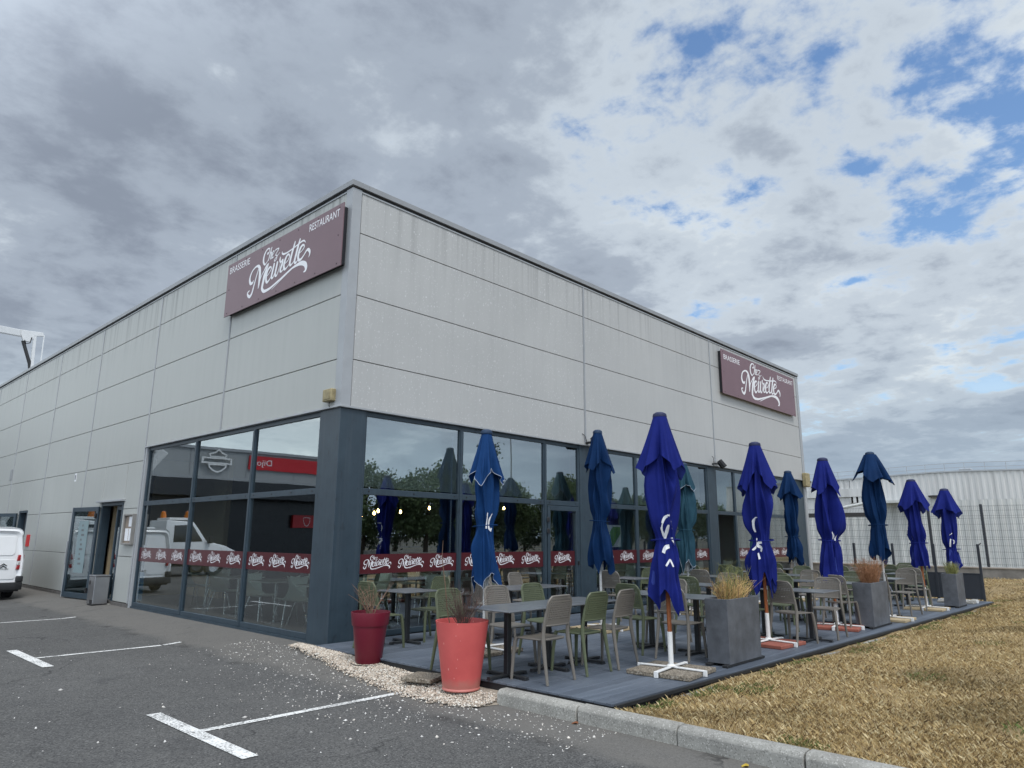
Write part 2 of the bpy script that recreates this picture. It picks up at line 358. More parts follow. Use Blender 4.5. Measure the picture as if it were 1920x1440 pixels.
M['van'] = simple('white_van_paint', (0.78, 0.79, 0.80), 0.22, 0.02, 2, spec=0.6, rnd=False)
M['van_plastic'] = simple('van_black_plastic', (0.018, 0.019, 0.021), 0.55, 0.1)
M['tyre'] = simple('tyre_rubber', (0.014, 0.014, 0.015), 0.8, 0.1)
M['rim'] = simple('steel_rim', (0.40, 0.41, 0.42), 0.35, 0.05, metallic=0.7)
M['lamp_red'] = simple('red_lens', (0.35, 0.010, 0.014), 0.15, 0.1, 20)
M['lamp_white'] = simple('clear_lens', (0.62, 0.60, 0.60), 0.12, 0.1, 20)
M['auto_glass'] = simple('dark_auto_glass', (0.012, 0.014, 0.016), 0.06, 0.0, spec=0.8)
M['beacon'] = simple('amber_beacon', srgb(200, 110, 20), 0.2, 0.05)
M['boom_white'] = simple('boom_white', (0.62, 0.63, 0.63), 0.4, 0.06)
M['showroom'] = simple('showroom_cladding', (0.30, 0.315, 0.32), 0.5, 0.05, 1)
M['showroom_red'] = simple('showroom_red_band', srgb(190, 24, 36), 0.4, 0.04)
M['showroom_dark'] = simple('showroom_glazing', (0.012, 0.014, 0.018), 0.25, 0.1)
M['rubber'] = simple('rubber_base', (0.03, 0.028, 0.026), 0.8, 0.2)

# ------------------------------------------------------------------ geometry helpers
class MB:
    def __init__(s): s.v = []; s.f = []; s.mi = []; s.cur = 0
    def add(s, vs, fs):
        o = len(s.v); s.v += [tuple(v) for v in vs]; s.f += [tuple(i + o for i in f) for f in fs]; s.mi += [s.cur] * len(fs); return s
    def box(s, x0, x1, y0, y1, z0, z1):
        return s.add([(x0, y0, z0), (x1, y0, z0), (x1, y1, z0), (x0, y1, z0), (x0, y0, z1), (x1, y0, z1), (x1, y1, z1), (x0, y1, z1)],
                     [(0, 3, 2, 1), (4, 5, 6, 7), (0, 1, 5, 4), (1, 2, 6, 5), (2, 3, 7, 6), (3, 0, 4, 7)])
    def tube(s, pts, rad, n=8, cap=True):
        pts = [Vector(p) for p in pts]; k = len(pts)
        if isinstance(rad, (int, float)): rad = [rad] * k
        ring = []; prev = None
        for i in range(k):
            d = (pts[min(i + 1, k - 1)] - pts[max(i - 1, 0)])
            d = d.normalized() if d.length > 1e-9 else Vector((0, 0, 1))
            if prev is None:
                a = Vector((0, 0, 1)) if abs(d.z) < 0.9 else Vector((1, 0, 0)); a = (a - d * a.dot(d)).normalized()
            else: a = (prev - d * prev.dot(d)).normalized()
            prev = a; b = d.cross(a)
            ring.append([pts[i] + (a * math.cos(2 * math.pi * j / n) + b * math.sin(2 * math.pi * j / n)) * rad[i] for j in range(n)])
        vs = [p for r in ring for p in r]; fs = []
        for i in range(k - 1):
            for j in range(n):
                j2 = (j + 1) % n; fs.append((i * n + j, i * n + j2, (i + 1) * n + j2, (i + 1) * n + j))
        if cap: fs += [tuple(range(n - 1, -1, -1)), tuple((k - 1) * n + j for j in range(n))]
        return s.add(vs, fs)
    def bar(s, a, b, w, h):           # rectangular bar between two points, h measured towards +Z
        a, b = Vector(a), Vector(b); d = (b - a).normalized()
        z = Vector((0, 0, 1)) if abs(d.z) < 0.95 else Vector((0, 1, 0))
        x = d.cross(z).normalized() * w / 2; y = x.cross(d).normalized() * h / 2
        vs = [a - x - y, a + x - y, a + x + y, a - x + y, b - x - y, b + x - y, b + x + y, b - x + y]
        return s.add(vs, [(0, 1, 2, 3), (7, 6, 5, 4), (0, 4, 5, 1), (1, 5, 6, 2), (2, 6, 7, 3), (3, 7, 4, 0)])
    def lathe(s, prof, n=40, c=(0, 0)):
        vs = []; fs = []
        for r, z in prof:
            vs += [(c[0] + r * math.cos(2 * math.pi * j / n), c[1] + r * math.sin(2 * math.pi * j / n), z) for j in range(n)]
        for i in range(len(prof) - 1):
            for j in range(n):
                j2 = (j + 1) % n; fs.append((i * n + j, i * n + j2, (i + 1) * n + j2, (i + 1) * n + j))
        return s.add(vs, fs)
    def grid(s, rows, closed=False):
        n = len(rows[0]); vs = [p for r in rows for p in r]; fs = []
        for i in range(len(rows) - 1):
            for j in range(n if closed else n - 1):
                j2 = (j + 1) % n; fs.append((i * n + j, i * n + j2, (i + 1) * n + j2, (i + 1) * n + j))
        return s.add(vs, fs)
    def prism(s, poly, axis, a, b):   # polygon in the other two axes, extruded along axis
        def mk(p, t):
            return {0: (t, p[0], p[1]), 1: (p[0], t, p[1]), 2: (p[0], p[1], t)}[axis]
        n = len(poly); vs = [mk(p, a) for p in poly] + [mk(p, b) for p in poly]
        fs = [tuple(range(n)), tuple(range(2 * n - 1, n - 1, -1))] + [(i, i + n, (i + 1) % n + n, (i + 1) % n) for i in range(n)]
        return s.add(vs, fs)
    def mesh(s, name, mat, smooth=False, bevel=0.0, seg=1):
        me = bpy.data.meshes.new(name); me.from_pydata(s.v, [], s.f)
        for mm in (mat if isinstance(mat, (list, tuple)) else [mat]): me.materials.append(M[mm] if isinstance(mm, str) else mm)
        if any(s.mi): me.polygons.foreach_set('material_index', s.mi)
        bm = bmesh.new(); bm.from_mesh(me)
        bmesh.ops.recalc_face_normals(bm, faces=bm.faces)
        if bevel: bmesh.ops.bevel(bm, geom=list(bm.edges), offset=bevel, segments=seg, affect='EDGES', profile=0.5, clamp_overlap=True)
        bm.to_mesh(me); bm.free()
        if smooth:
            me.polygons.foreach_set('use_smooth', [True] * len(me.polygons))
            if smooth != 'all':
                try: me.set_sharp_from_angle(angle=R(40))
                except Exception: pass
        me.update(); return me
    def build(s, name, mat, parent=None, **k): return put(name, s.mesh(name, mat, **k), parent)
def put(name, me, parent=None, loc=None, rot=None):
    o = bpy.data.objects.new(name, me); C.objects.link(o); o.parent = parent
    if loc is not None: o.location = loc
    if rot is not None: o.rotation_euler = rot
    return o
def tag(o, label=None, cat=None, group=None, kind=None):
    for k, v in (('label', label), ('category', cat), ('group', group), ('kind', kind)):
        if v: o[k] = v
    return o
def thing(name, label, cat, loc=(0, 0, 0), rz=0.0, group=None):
    o = put(name, None, None, loc, (0, 0, rz)); return tag(o, label, cat, group)
def copy_tree(o, parent=None):
    c = o.copy(); C.objects.link(c); c.parent = parent
    for ch in list(o.children): copy_tree(ch, c)
    return c
def np_mesh(name, V, F, mat, smooth=False):
    me = bpy.data.meshes.new(name); V = np.asarray(V, np.float32); F = np.asarray(F, np.int32); k = F.shape[1]
    me.vertices.add(len(V)); me.vertices.foreach_set('co', V.ravel())
    me.loops.add(F.size); me.loops.foreach_set('vertex_index', F.ravel())
    me.polygons.add(len(F)); me.polygons.foreach_set('loop_start', np.arange(0, F.size, k, dtype=np.int32))
    me.polygons.foreach_set('loop_total', np.full(len(F), k, np.int32))
    if smooth: me.polygons.foreach_set('use_smooth', np.ones(len(F), bool))
    me.materials.append(M[mat] if isinstance(mat, str) else mat); me.update(calc_edges=True); me.validate(); return me
def smoothstep(a, b, x):
    t = np.clip((x - a) / (b - a), 0, 1); return t * t * (3 - 2 * t)
def sm1(a, b, x): return float(smoothstep(a, b, x))
def catmull(pts, sub=6):
    pts = [Vector(p) for p in pts]; o = []
    for i in range(len(pts) - 1):
        p0, p1, p2, p3 = pts[max(i - 1, 0)], pts[i], pts[i + 1], pts[min(i + 2, len(pts) - 1)]
        for k in range(sub):
            t = k / sub
            o.append(0.5 * ((2 * p1) + (p2 - p0) * t + (2 * p0 - 5 * p1 + 4 * p2 - p3) * t * t + (3 * p1 - p0 - 3 * p2 + p3) * t ** 3))
    o.append(pts[-1]); return o
def stroke2d(pts, widths, sub=6):
    """outline strip of a pen stroke: list of (left, right) 2-D points"""
    P = catmull([(p[0], p[1], 0) for p in pts], sub); n = len(P); k = len(widths)
    o = []
    for i, p in enumerate(P):
        t = i / (n - 1) * (k - 1); a = int(min(t, k - 2)); w = widths[a] + (widths[a + 1] - widths[a]) * (t - a)
        d = P[min(i + 1, n - 1)] - P[max(i - 1, 0)]; d = d.normalized() if d.length > 1e-9 else Vector((1, 0, 0))
        nrm = Vector((-d.y, d.x, 0)) * w / 2; o.append((p + nrm, p - nrm))
    return o
def text_obj(name, s, size, mat, parent, loc, rot, width=None, extrude=0.002, align='LEFT'):
    cu = bpy.data.curves.new(name, 'FONT'); cu.body = s; cu.size = size; cu.extrude = extrude; cu.align_x = align; cu.resolution_u = 4
    cu.materials.append(M[mat]); o = bpy.data.objects.new(name, cu); C.objects.link(o); o.parent = parent; o.location = loc; o.rotation_euler = rot
    bpy.context.view_layer.update()
    me = bpy.data.meshes.new_from_object(o.evaluated_get(bpy.context.evaluated_depsgraph_get()))
    bpy.data.objects.remove(o); bpy.data.curves.remove(cu)
    if width:
        xs = [v.co.x for v in me.vertices]; k = width / max(1e-6, max(xs) - min(xs)); x0 = min(xs)
        for v in me.vertices: v.co.x = (v.co.x - x0) * k
    return put(name, me, parent, loc, rot)

# ------------------------------------------------------------------ ground
def grounds():
    def gmat():
        t = NT('far_ground'); p = t.pos(); n = t.noise(p, 0.05, 6, 0.6); n2 = t.noise(p, 1.5, 5, 0.6)
        c = t.mix(t.rng(n, 0.4, 0.6), (0.075, 0.074, 0.07), (0.17, 0.145, 0.08)); c = t.mix(t.math('MULTIPLY', n2, 0.4), c, (0.06, 0.06, 0.05))
        t.col(c); t.rough(0.95); return t.m
    M['far_ground'] = gmat()
    g = MB(); g.add([(-900, -900, -0.2), (900, -900, -0.2), (900, 900, -0.2), (-900, 900, -0.2)], [(0, 1, 2, 3)])
    tag(g.build('ground', 'far_ground'), kind='structure')
    # asphalt: level car park with a gentle rise to the building wall
    xs = [-60, -30, -15, -8, -5, -3.5, -2.5, -1.6, -1.1, -0.8, -0.55, -0.3, 0.02]
    ys = [-60, -30, -15, -10, -7, -5, -4, -3, -2, -1, 0, 2, 4, 6, 8, 10, 13, 16, 20, 30, 45, 70]
    def za(x, y):
        k = sm1(-1.5, -0.05, x) * sm1(-3.2, 0.3, y)
        return -0.10 + 0.10 * k
    rows = [[(x, y, za(x, y)) for x in xs] for y in ys]
    tag(MB().grid(rows).build('car_park', 'asphalt', smooth='all'), kind='structure')
    global asphalt_z; asphalt_z = za
    # painted parking marks: three T shapes
    for (yc, y0, y1, x1) in ((-2.80, -3.83, -1.88, -0.80), (2.55, 1.66, 3.55, -1.06), (7.65, 6.7, 8.65, -1.13)):
        z = -0.094; b = MB(); b.box(-3.17, -3.04, y0, y1, z, z + 0.003); tag(b.build('parking_mark', 'paint'), kind='structure')
        b = MB(); n = 14
        vs = []; x0 = -3.035
        for i in range(n + 1):
            x = x0 + (x1 - x0) * i / n; vs.append((x, yc - 0.045 - 0.03 * (x - x0) / (x1 - x0), max(za(x, yc), -0.1) + 0.006)); vs.append((x, yc + 0.045 - 0.03 * (x - x0) / (x1 - x0), max(za(x, yc), -0.1) + 0.006))
        b.add(vs, [(2 * i, 2 * i + 2, 2 * i + 3, 2 * i + 1) for i in range(n)])
        tag(b.build('parking_line', 'paint'), kind='structure')
    # kerb of one-metre stones
    kerb = tag(put('kerb', None), kind='structure')
    prof = [(-0.475, -0.16), (-0.475, 0.012), (-0.455, 0.04), (-0.425, 0.05), (-0.33, 0.05), (-0.315, 0.03), (-0.315, -0.16)]
    y = -3.96; i = 0
    while y > -12.5:
        L = 1.06 if i else 1.05
        b = MB().prism([(p[0] , p[1] ) for p in prof], 1, 0, -L + 0.012)
        o = b.build('kerb_stone', 'kerb', kerb, bevel=0.006); o.location = (random.uniform(-.006, .006), y, random.uniform(-.005, .005)); o.rotation_euler = (random.uniform(-.004, .004), 0, random.uniform(-.006, .006))
        y -= L; i += 1
    # terrace deck: every board its own piece
    deck = tag(put('terrace_deck', None), kind='structure')
    global DZ; DZ = 0.05
    yb = -0.03; w = 0.146; row = 0; cache = {}
    def yedge(x): return -5.22 - 0.030 * (x + 0.2)
    while True:
        y0 = yb - w; 
        if y0 < -5.24: break
        cuts = [-0.2 + (0.0 if row % 2 else -1.9)]; 
        while cuts[-1] < 15.9: cuts.append(cuts[-1] + 3.98)
        for a, b_ in zip(cuts, cuts[1:]):
            a = max(a, -0.2); b_ = min(b_, 15.9)
            if b_ - a < 0.1: continue
            key = round(b_ - a, 3)
            if key not in cache: cache[key] = MB().box(0, key - 0.004, 0, w - 0.006, -0.024, 0).mesh('deck_board', 'deck', bevel=0.003)
            put('deck_board', cache[key], deck, (a, y0, DZ + random.uniform(-.0015, .0015)))
        yb = y0; row += 1
    # tapering last boards towards the lawn
    ylast = yb
    k = 0
    while True:
        y1 = ylast - k * w; y0 = y1 - w
        xs_ = -0.2 + (-5.22 - y0) / 0.030
        if k > 5: break
        xa = max(-0.2, -0.2 + (-5.22 - y1) / 0.030)
        if xa > 15.8: break
        p = []
        for x in (xa, 15.9): p.append((x, y1 - 0.006, 0))
        for x in (15.9, min(max(xs_, xa), 15.9), xa): p.append((x, max(yedge(x), y0), 0))
        q = [p[0]]
        for v in p[1:]:
            if (Vector(v) - Vector(q[-1])).length > 0.01: q.append(v)
        if (Vector(q[0]) - Vector(q[-1])).length < 0.01: q.pop()
        if len(q) >= 3: MB().prism([(v[0], v[1]) for v in q], 2, DZ - 0.024, DZ - 0.0005).build('deck_board', 'deck', deck)
        k += 1
    b = MB(); b.prism([(-0.19, -0.01), (15.89, -0.01), (15.89, yedge(15.9) + 0.005), (-0.19, yedge(-0.2) + 0.005)], 2, -0.15, DZ - 0.028)
    b.build('deck_frame', 'deck_side', deck)
    # doubled edge trim along the lawn side
    for i in range(4):
        xa, xb = -0.18 + i * 4.02, min(-0.18 + (i + 1) * 4.02 - 0.01, 15.95)
        MB().prism([(xa, yedge(xa) - 0.002), (xb, yedge(xb) - 0.002), (xb, yedge(xb) - 0.028), (xa, yedge(xa) - 0.028)], 2, DZ - 0.05, DZ - 0.010).build('edge_trim', 'deck_side', deck, bevel=0.004)
    # stone edging below the deck
    ed = tag(put('stone_edging', None), kind='structure'); x = 0.9
    while x < 15.3:
        L = random.uniform(0.24, 0.46)
        if random.random() < 0.86:
            o = MB().box(0, L - 0.02, 0, 0.07, -0.12, 0).build('edging_stone', 'kerb', ed, bevel=0.012)
            o.location = (x, yedge(x) - 0.125 + random.uniform(-.012, .012), -0.022 + random.uniform(-.015, .01)); o.rotation_euler = (random.uniform(-.06, .06), random.uniform(-.02, .02), -0.03 + random.uniform(-.05, .05))
        x += L
    # lawn: parched turf rising to a bank beyond the terrace
    def zl(x, y):
        x = np.asarray(x, float); y = np.asarray(y, float)
        z = 0.005 + 0.035 * smoothstep(0.0, -0.35, x) + 0.05 * smoothstep(-5.6, -7.5, y) * smoothstep(1, 8, x)
        bank = smoothstep(16.1, 21.3, x + 0.25 * np.sin(y * 1.3)) * 0.34
        bank = np.maximum(bank, 0.42 * smoothstep(15.9, 18.6, x) * smoothstep(-5.2, -7.2, y))
        z = z + bank + 0.016 * np.sin(x * 2.1 + y * 1.7) * np.sin(y * 2.9 - x) + 0.010 * np.sin(x * 5.3) * np.sin(y * 4.7)
        return z - 0.025 * smoothstep(-5.62, -5.40, y - (-0.03 * (x + 0.2))) * (x < 16.0)
    def lawnm():
        t = NT('parched_lawn'); p = t.pos(); n1 = t.noise(p, 0.6, 5, 0.6); n2 = t.noise(p, 5, 5, 0.65); n3 = t.noise(p, 60, 3, 0.7)
        c = t.mix(t.rng(n1, 0.35, 0.65), (0.25, 0.18, 0.085), (0.38, 0.28, 0.14)); c = t.mix(t.math('MULTIPLY', t.rng(n2, 0.45, 0.7), 0.7), c, (0.13, 0.09, 0.05))
        c = t.mix(t.math('MULTIPLY', t.rng(n3, 0.4, 0.7), 0.5), c, (0.30, 0.225, 0.11))
        t.col(c); t.rough(0.95); t.bump(t.math('ADD', n3, n2), 0.6, 0.03); return t.m
    M['lawn'] = lawnm()
    xs = np.concatenate([np.linspace(-0.31, 3, 40), np.linspace(3.2, 22.2, 96), [26, 40, 60, 90]])
    ys = np.concatenate([[-22, -18, -15, -13], np.linspace(-12, -5.3, 60)])
    rows = [[(x, y, float(zl(x, y)) - (0.012 if x < 1 else 0)) for x in xs] for y in ys]
    # strip beside the deck's far end
    tag(MB().grid(rows).build('lawn', 'lawn', smooth='all'), kind='structure')
    xs2 = np.linspace(15.96, 22.2, 34); ys2 = np.linspace(-5.3, 12, 40)
    tag(MB().grid([[(x, y, float(zl(x, -5.0 + 0 * y)) ) for x in xs2] for y in ys2]).build('grass_bank', 'lawn', smooth='all'), kind='structure')
    # grass blades
    def bladem():
        t = NT('grass_blades'); a = t.new('ShaderNodeAttribute', attribute_name='tone'); t.l(a.outputs['Color'], t.b.inputs['Base Color']); t.rough(0.8); t.set('Specular IOR Level', 0.2)
        return t.m
    M['blades'] = bladem()
    cx, cy_ = CAM[0], CAM[1]
    P = []
    def scatter(n, x0, x1, y0, y1, keep, size):
        x = rng.uniform(x0, x1, n); y = rng.uniform(y0, y1, n); k = keep(x, y); x, y = x[k], y[k]
        P.append(np.stack([x, y, np.full(len(x), size)], 1))
    inl = lambda x, y: (y < -5.27 - 0.03 * (x + 0.2) - 0.05) | (x > 16.02)
    clump = lambda x, y: (np.sin(x * 3.1 + 1.7 * np.sin(y * 2.3)) * np.sin(y * 3.7 + 1.3 * np.sin(x * 1.9)) > rng.uniform(-1.25, 0.75, len(x)))
    vis = lambda x, y: y > -9.37 + (x + 6.06) * 0.135 - 0.35
    scatter(260000, -0.3, 4.0, -8.9, -5.2, lambda x, y: inl(x, y) & clump(x, y) & vis(x, y), 0.95)
    scatter(210000, 4.0, 10.5, -8.4, -5.4, lambda x, y: inl(x, y) & clump(x, y) & vis(x, y), 0.85)
    scatter(110000, 10.5, 17.5, -7.6, -5.5, lambda x, y: inl(x, y) & clump(x, y) & vis(x, y), 1.05)
    scatter(60000, 16.0, 22.0, -7.0, 1.0, lambda x, y: inl(x, y) & clump(x, y) & vis(x, y), 1.2)
    P = np.concatenate(P); n = len(P); x, y, s = P[:, 0], P[:, 1], P[:, 2]
    z = np.where((x > 15.96) & (y > -5.3), zl(x, np.full(n, -5.0)), zl(x, y)) - 0.01
    ang = rng.uniform(0, 2 * np.pi, n); h = rng.uniform(0.010, 0.040, n) * s * rng.choice([1.0, 1.0, 1.0, 1.7], n); lean = rng.uniform(0.2, 1.3, n) * h; wd = rng.uniform(0.0009, 0.0019, n) * s
    dx, dy = np.cos(ang), np.sin(ang)
    V = np.zeros((n, 4, 3)); 
    V[:, 0] = np.stack([x - dy * wd, y + dx * wd, z], 1); V[:, 1] = np.stack([x + dy * wd, y - dx * wd, z], 1)
    V[:, 2] = np.stack([x + dx * lean * .45 + dy * wd * .7, y + dy * lean * .45 - dx * wd * .7, z + h * .75], 1)
    V[:, 3] = np.stack([x + dx * lean, y + dy * lean, z + h], 1)
    base = np.arange(n)[:, None] * 4; F = np.concatenate([base + np.array([[0, 1, 2]]), base + np.array([[0, 2, 3]])])
    me = np_mesh('grass', V.reshape(-1, 3), F, 'blades')
    pal = np.array([(0.48, 0.36, 0.175), (0.42, 0.30, 0.135), (0.58, 0.45, 0.24), (0.30, 0.205, 0.09), (0.15, 0.10, 0.05), (0.66, 0.55, 0.33)])
    tone = pal[rng.integers(0, len(pal), n)] * rng.uniform(0.8, 1.1, (n, 1))
    patch = np.sin(x * 0.9 + 1.3 * np.sin(y * 1.1)) * np.sin(y * 1.5 + 0.8 * np.sin(x * 0.7)) + 0.5 * np.sin(x * 2.3 + y * 1.9)
    tone *= (1.0 - 0.34 * smoothstep(0.1, 0.9, patch))[:, None]
    # living green patches: along the edging and a few islands
    edge = np.exp(-((y - (-5.40 - 0.03 * (x + 0.2))) / 0.14) ** 2) * (x < 15.5) * (np.sin(x * 2.2) + np.sin(x * 5.1 + 1) > 0.2)
    isl = (np.sin(x * 1.7 + 2) * np.sin(y * 2.6 + 1) > 0.86)
    green = (rng.uniform(0, 1, n) < 0.6 * edge + 0.35 * isl)
    tone[green] = np.array([(0.11, 0.15, 0.045)]) * rng.uniform(0.6, 1.3, (green.sum(), 1))
    col = me.color_attributes.new('tone', 'FLOAT_COLOR', 'POINT')
    cdat = np.ones((n, 4, 4), np.float32); cdat[:, :, :3] = tone[:, None, :]; col.data.foreach_set('color', cdat.ravel())
    tag(put('dry_grass', me), 'short parched straw-coloured grass beside the terrace', 'grass', kind='stuff')
    # pale gravel strip and strewn pebbles
    def pebm():
        t = NT('pale_gravel'); a = t.new('ShaderNodeAttribute', attribute_name='tone'); t.l(a.outputs['Color'], t.b.inputs['Base Color']); t.rough(0.85); return t.m
    M['pebbles'] = pebm()
    gy = np.array([0.46, -0.73, -1.6, -2.28, -2.99, -3.58, -4.0, -4.3][::-1]); gxv = np.array([-0.30, -0.50, -0.70, -0.80, -0.90, -0.87, -0.74, -0.48][::-1])
    def pebbles(name, label, n, x, y, z, size, flat=0.6, white=False):
        ico = [(0, 0, 1), (0, 0, -1), (1, 0, 0), (-1, 0, 0), (0, 1, 0), (0, -1, 0)]
        tri = [(0, 2, 4), (0, 4, 3), (0, 3, 5), (0, 5, 2), (1, 4, 2), (1, 3, 4), (1, 5, 3), (1, 2, 5)]
        B = np.array(ico, float); n = len(x)
        a = rng.uniform(0, 2 * np.pi, n); ca, sa = np.cos(a), np.sin(a)
        sc = rng.uniform(0.6, 1.5, (n, 3)) * size[:, None]; sc[:, 2] *= flat
        jit = rng.uniform(0.75, 1.25, (n, 6, 1)); V = B[None] * sc[:, None, :] * jit
        V = np.stack([V[..., 0] * ca[:, None] - V[..., 1] * sa[:, None], V[..., 0] * sa[:, None] + V[..., 1] * ca[:, None], V[..., 2]], -1)
        V += np.stack([x, y, z], 1)[:, None]
        F = (np.arange(n)[:, None, None] * 6 + np.array(tri)[None]).reshape(-1, 3)
        me = np_mesh(name, V.reshape(-1, 3), F, 'pebbles')
        pal = np.array([(0.64, 0.58, 0.49), (0.56, 0.47, 0.38), (0.70, 0.67, 0.60), (0.46, 0.39, 0.31), (0.60, 0.51, 0.42), (0.27, 0.23, 0.19), (0.40, 0.33, 0.26)])
        if white: pal = np.array([(0.72, 0.70, 0.67), (0.62, 0.59, 0.55), (0.50, 0.48, 0.45), (0.68, 0.63, 0.57)])
        tn = pal[rng.integers(0, len(pal), n)] * rng.uniform(0.75, 1.1, (n, 1))
        c = me.color_attributes.new('tone', 'FLOAT_COLOR', 'POINT'); cd = np.ones((n, 6, 4), np.float32); cd[:, :, :3] = tn[:, None]; c.data.foreach_set('color', cd.ravel())
        tag(put(name, me), label, 'gravel', kind='stuff')
    n = 15000; y = rng.uniform(-4.75, 0.4, n); e = np.interp(y, gy, gxv) + rng.normal(0, 0.05, n); x = -0.2 + (e + 0.2) * rng.uniform(0, 1, n)
    k = (x < -0.19) & ~((y < -3.95) & (x < -0.315)) ; x, y = x[k], y[k]
    zz_ = np.array([asphalt_z(a, b) for a, b in zip(x, y)]) + 0.010 + 0.028 * smoothstep(-0.8, -0.3, x) + rng.uniform(0, 0.008, len(x))
    pebbles('gravel', 'strip of pale crushed gravel between the terrace and the asphalt', n, x, y, zz_, rng.uniform(0.008, 0.016, len(x)))
    # bed under the gravel
    b = MB(); yy = np.linspace(0.4, -4.7, 40); rows = []
    for v in yy:
        e = float(np.interp(v, gy, gxv)) + 0.05
        e = max(e, -0.312) if v < -3.97 else e
        e = min(e, -0.215); rows.append([(-0.2, v, max(asphalt_z(-0.2, v), -0.06) + 0.02), ((e - 0.2) / 2, v, asphalt_z((e - .2) / 2, v) + 0.022), (e, v, asphalt_z(e, v) + 0.005)])
    M['gravel_bed'] = simple('gravel_bed', (0.30, 0.26, 0.21), 0.95, 0.35, 60, 0.6, 90)
    tag(b.grid(rows).build('gravel_bed', 'gravel_bed', smooth='all'), kind='structure')
    n = 1300; d = np.abs(rng.normal(0, 1.0, n)); y = rng.uniform(-5.5, 1.6, n); x = np.interp(y, gy, gxv) - d * 0.75 * np.exp(-0.12 * np.abs(y + 2.6)) - 0.02
    n2 = 260; x = np.concatenate([x, rng.uniform(-5.5, -0.9, n2)]); y = np.concatenate([y, rng.uniform(-7, 3.5, n2)])
    k = ~((x > -0.5) & (y < -3.9)); x, y = x[k], y[k]
    zz_ = np.array([asphalt_z(a, b) for a, b in zip(x, y)]) + 0.004
    pebbles('strewn_pebbles', 'pale pebbles strewn over the dark asphalt', len(x), x, y, zz_, 0.0035 + 0.006 * rng.exponential(0.55, len(x)), white=True)
    # leaves caught by the kerb
    M['leaf'] = simple('fallen_leaf', srgb(176, 150, 50), 0.7, 0.2); M['leaf_brown'] = simple('brown_leaf', srgb(120, 74, 46), 0.8, 0.2)
    for i, (x, y, mt, lb) in enumerate(((-0.60, -6.72, 'leaf', 'yellow fallen leaf on the asphalt by the kerb'), (-0.52, -5.02, 'leaf_brown', 'brown curled leaf lying at the first kerb joint'))):
        b = MB(); pts = []
        for a in range(10):
            t = 2 * math.pi * a / 10; r = 0.035 * (1 + 0.35 * math.cos(3 * t)); pts.append((r * math.cos(t), 0.7 * r * math.sin(t), 0.008 * math.sin(2 * t) + 0.008))
        b.add(pts + [(0, 0, 0.002)], [(j, (j + 1) % 10, 10) for j in range(10)])
        o = b.build('fallen_leaf', mt); o.location = (x, y, -0.098); tag(o, lb, 'leaf')
grounds()

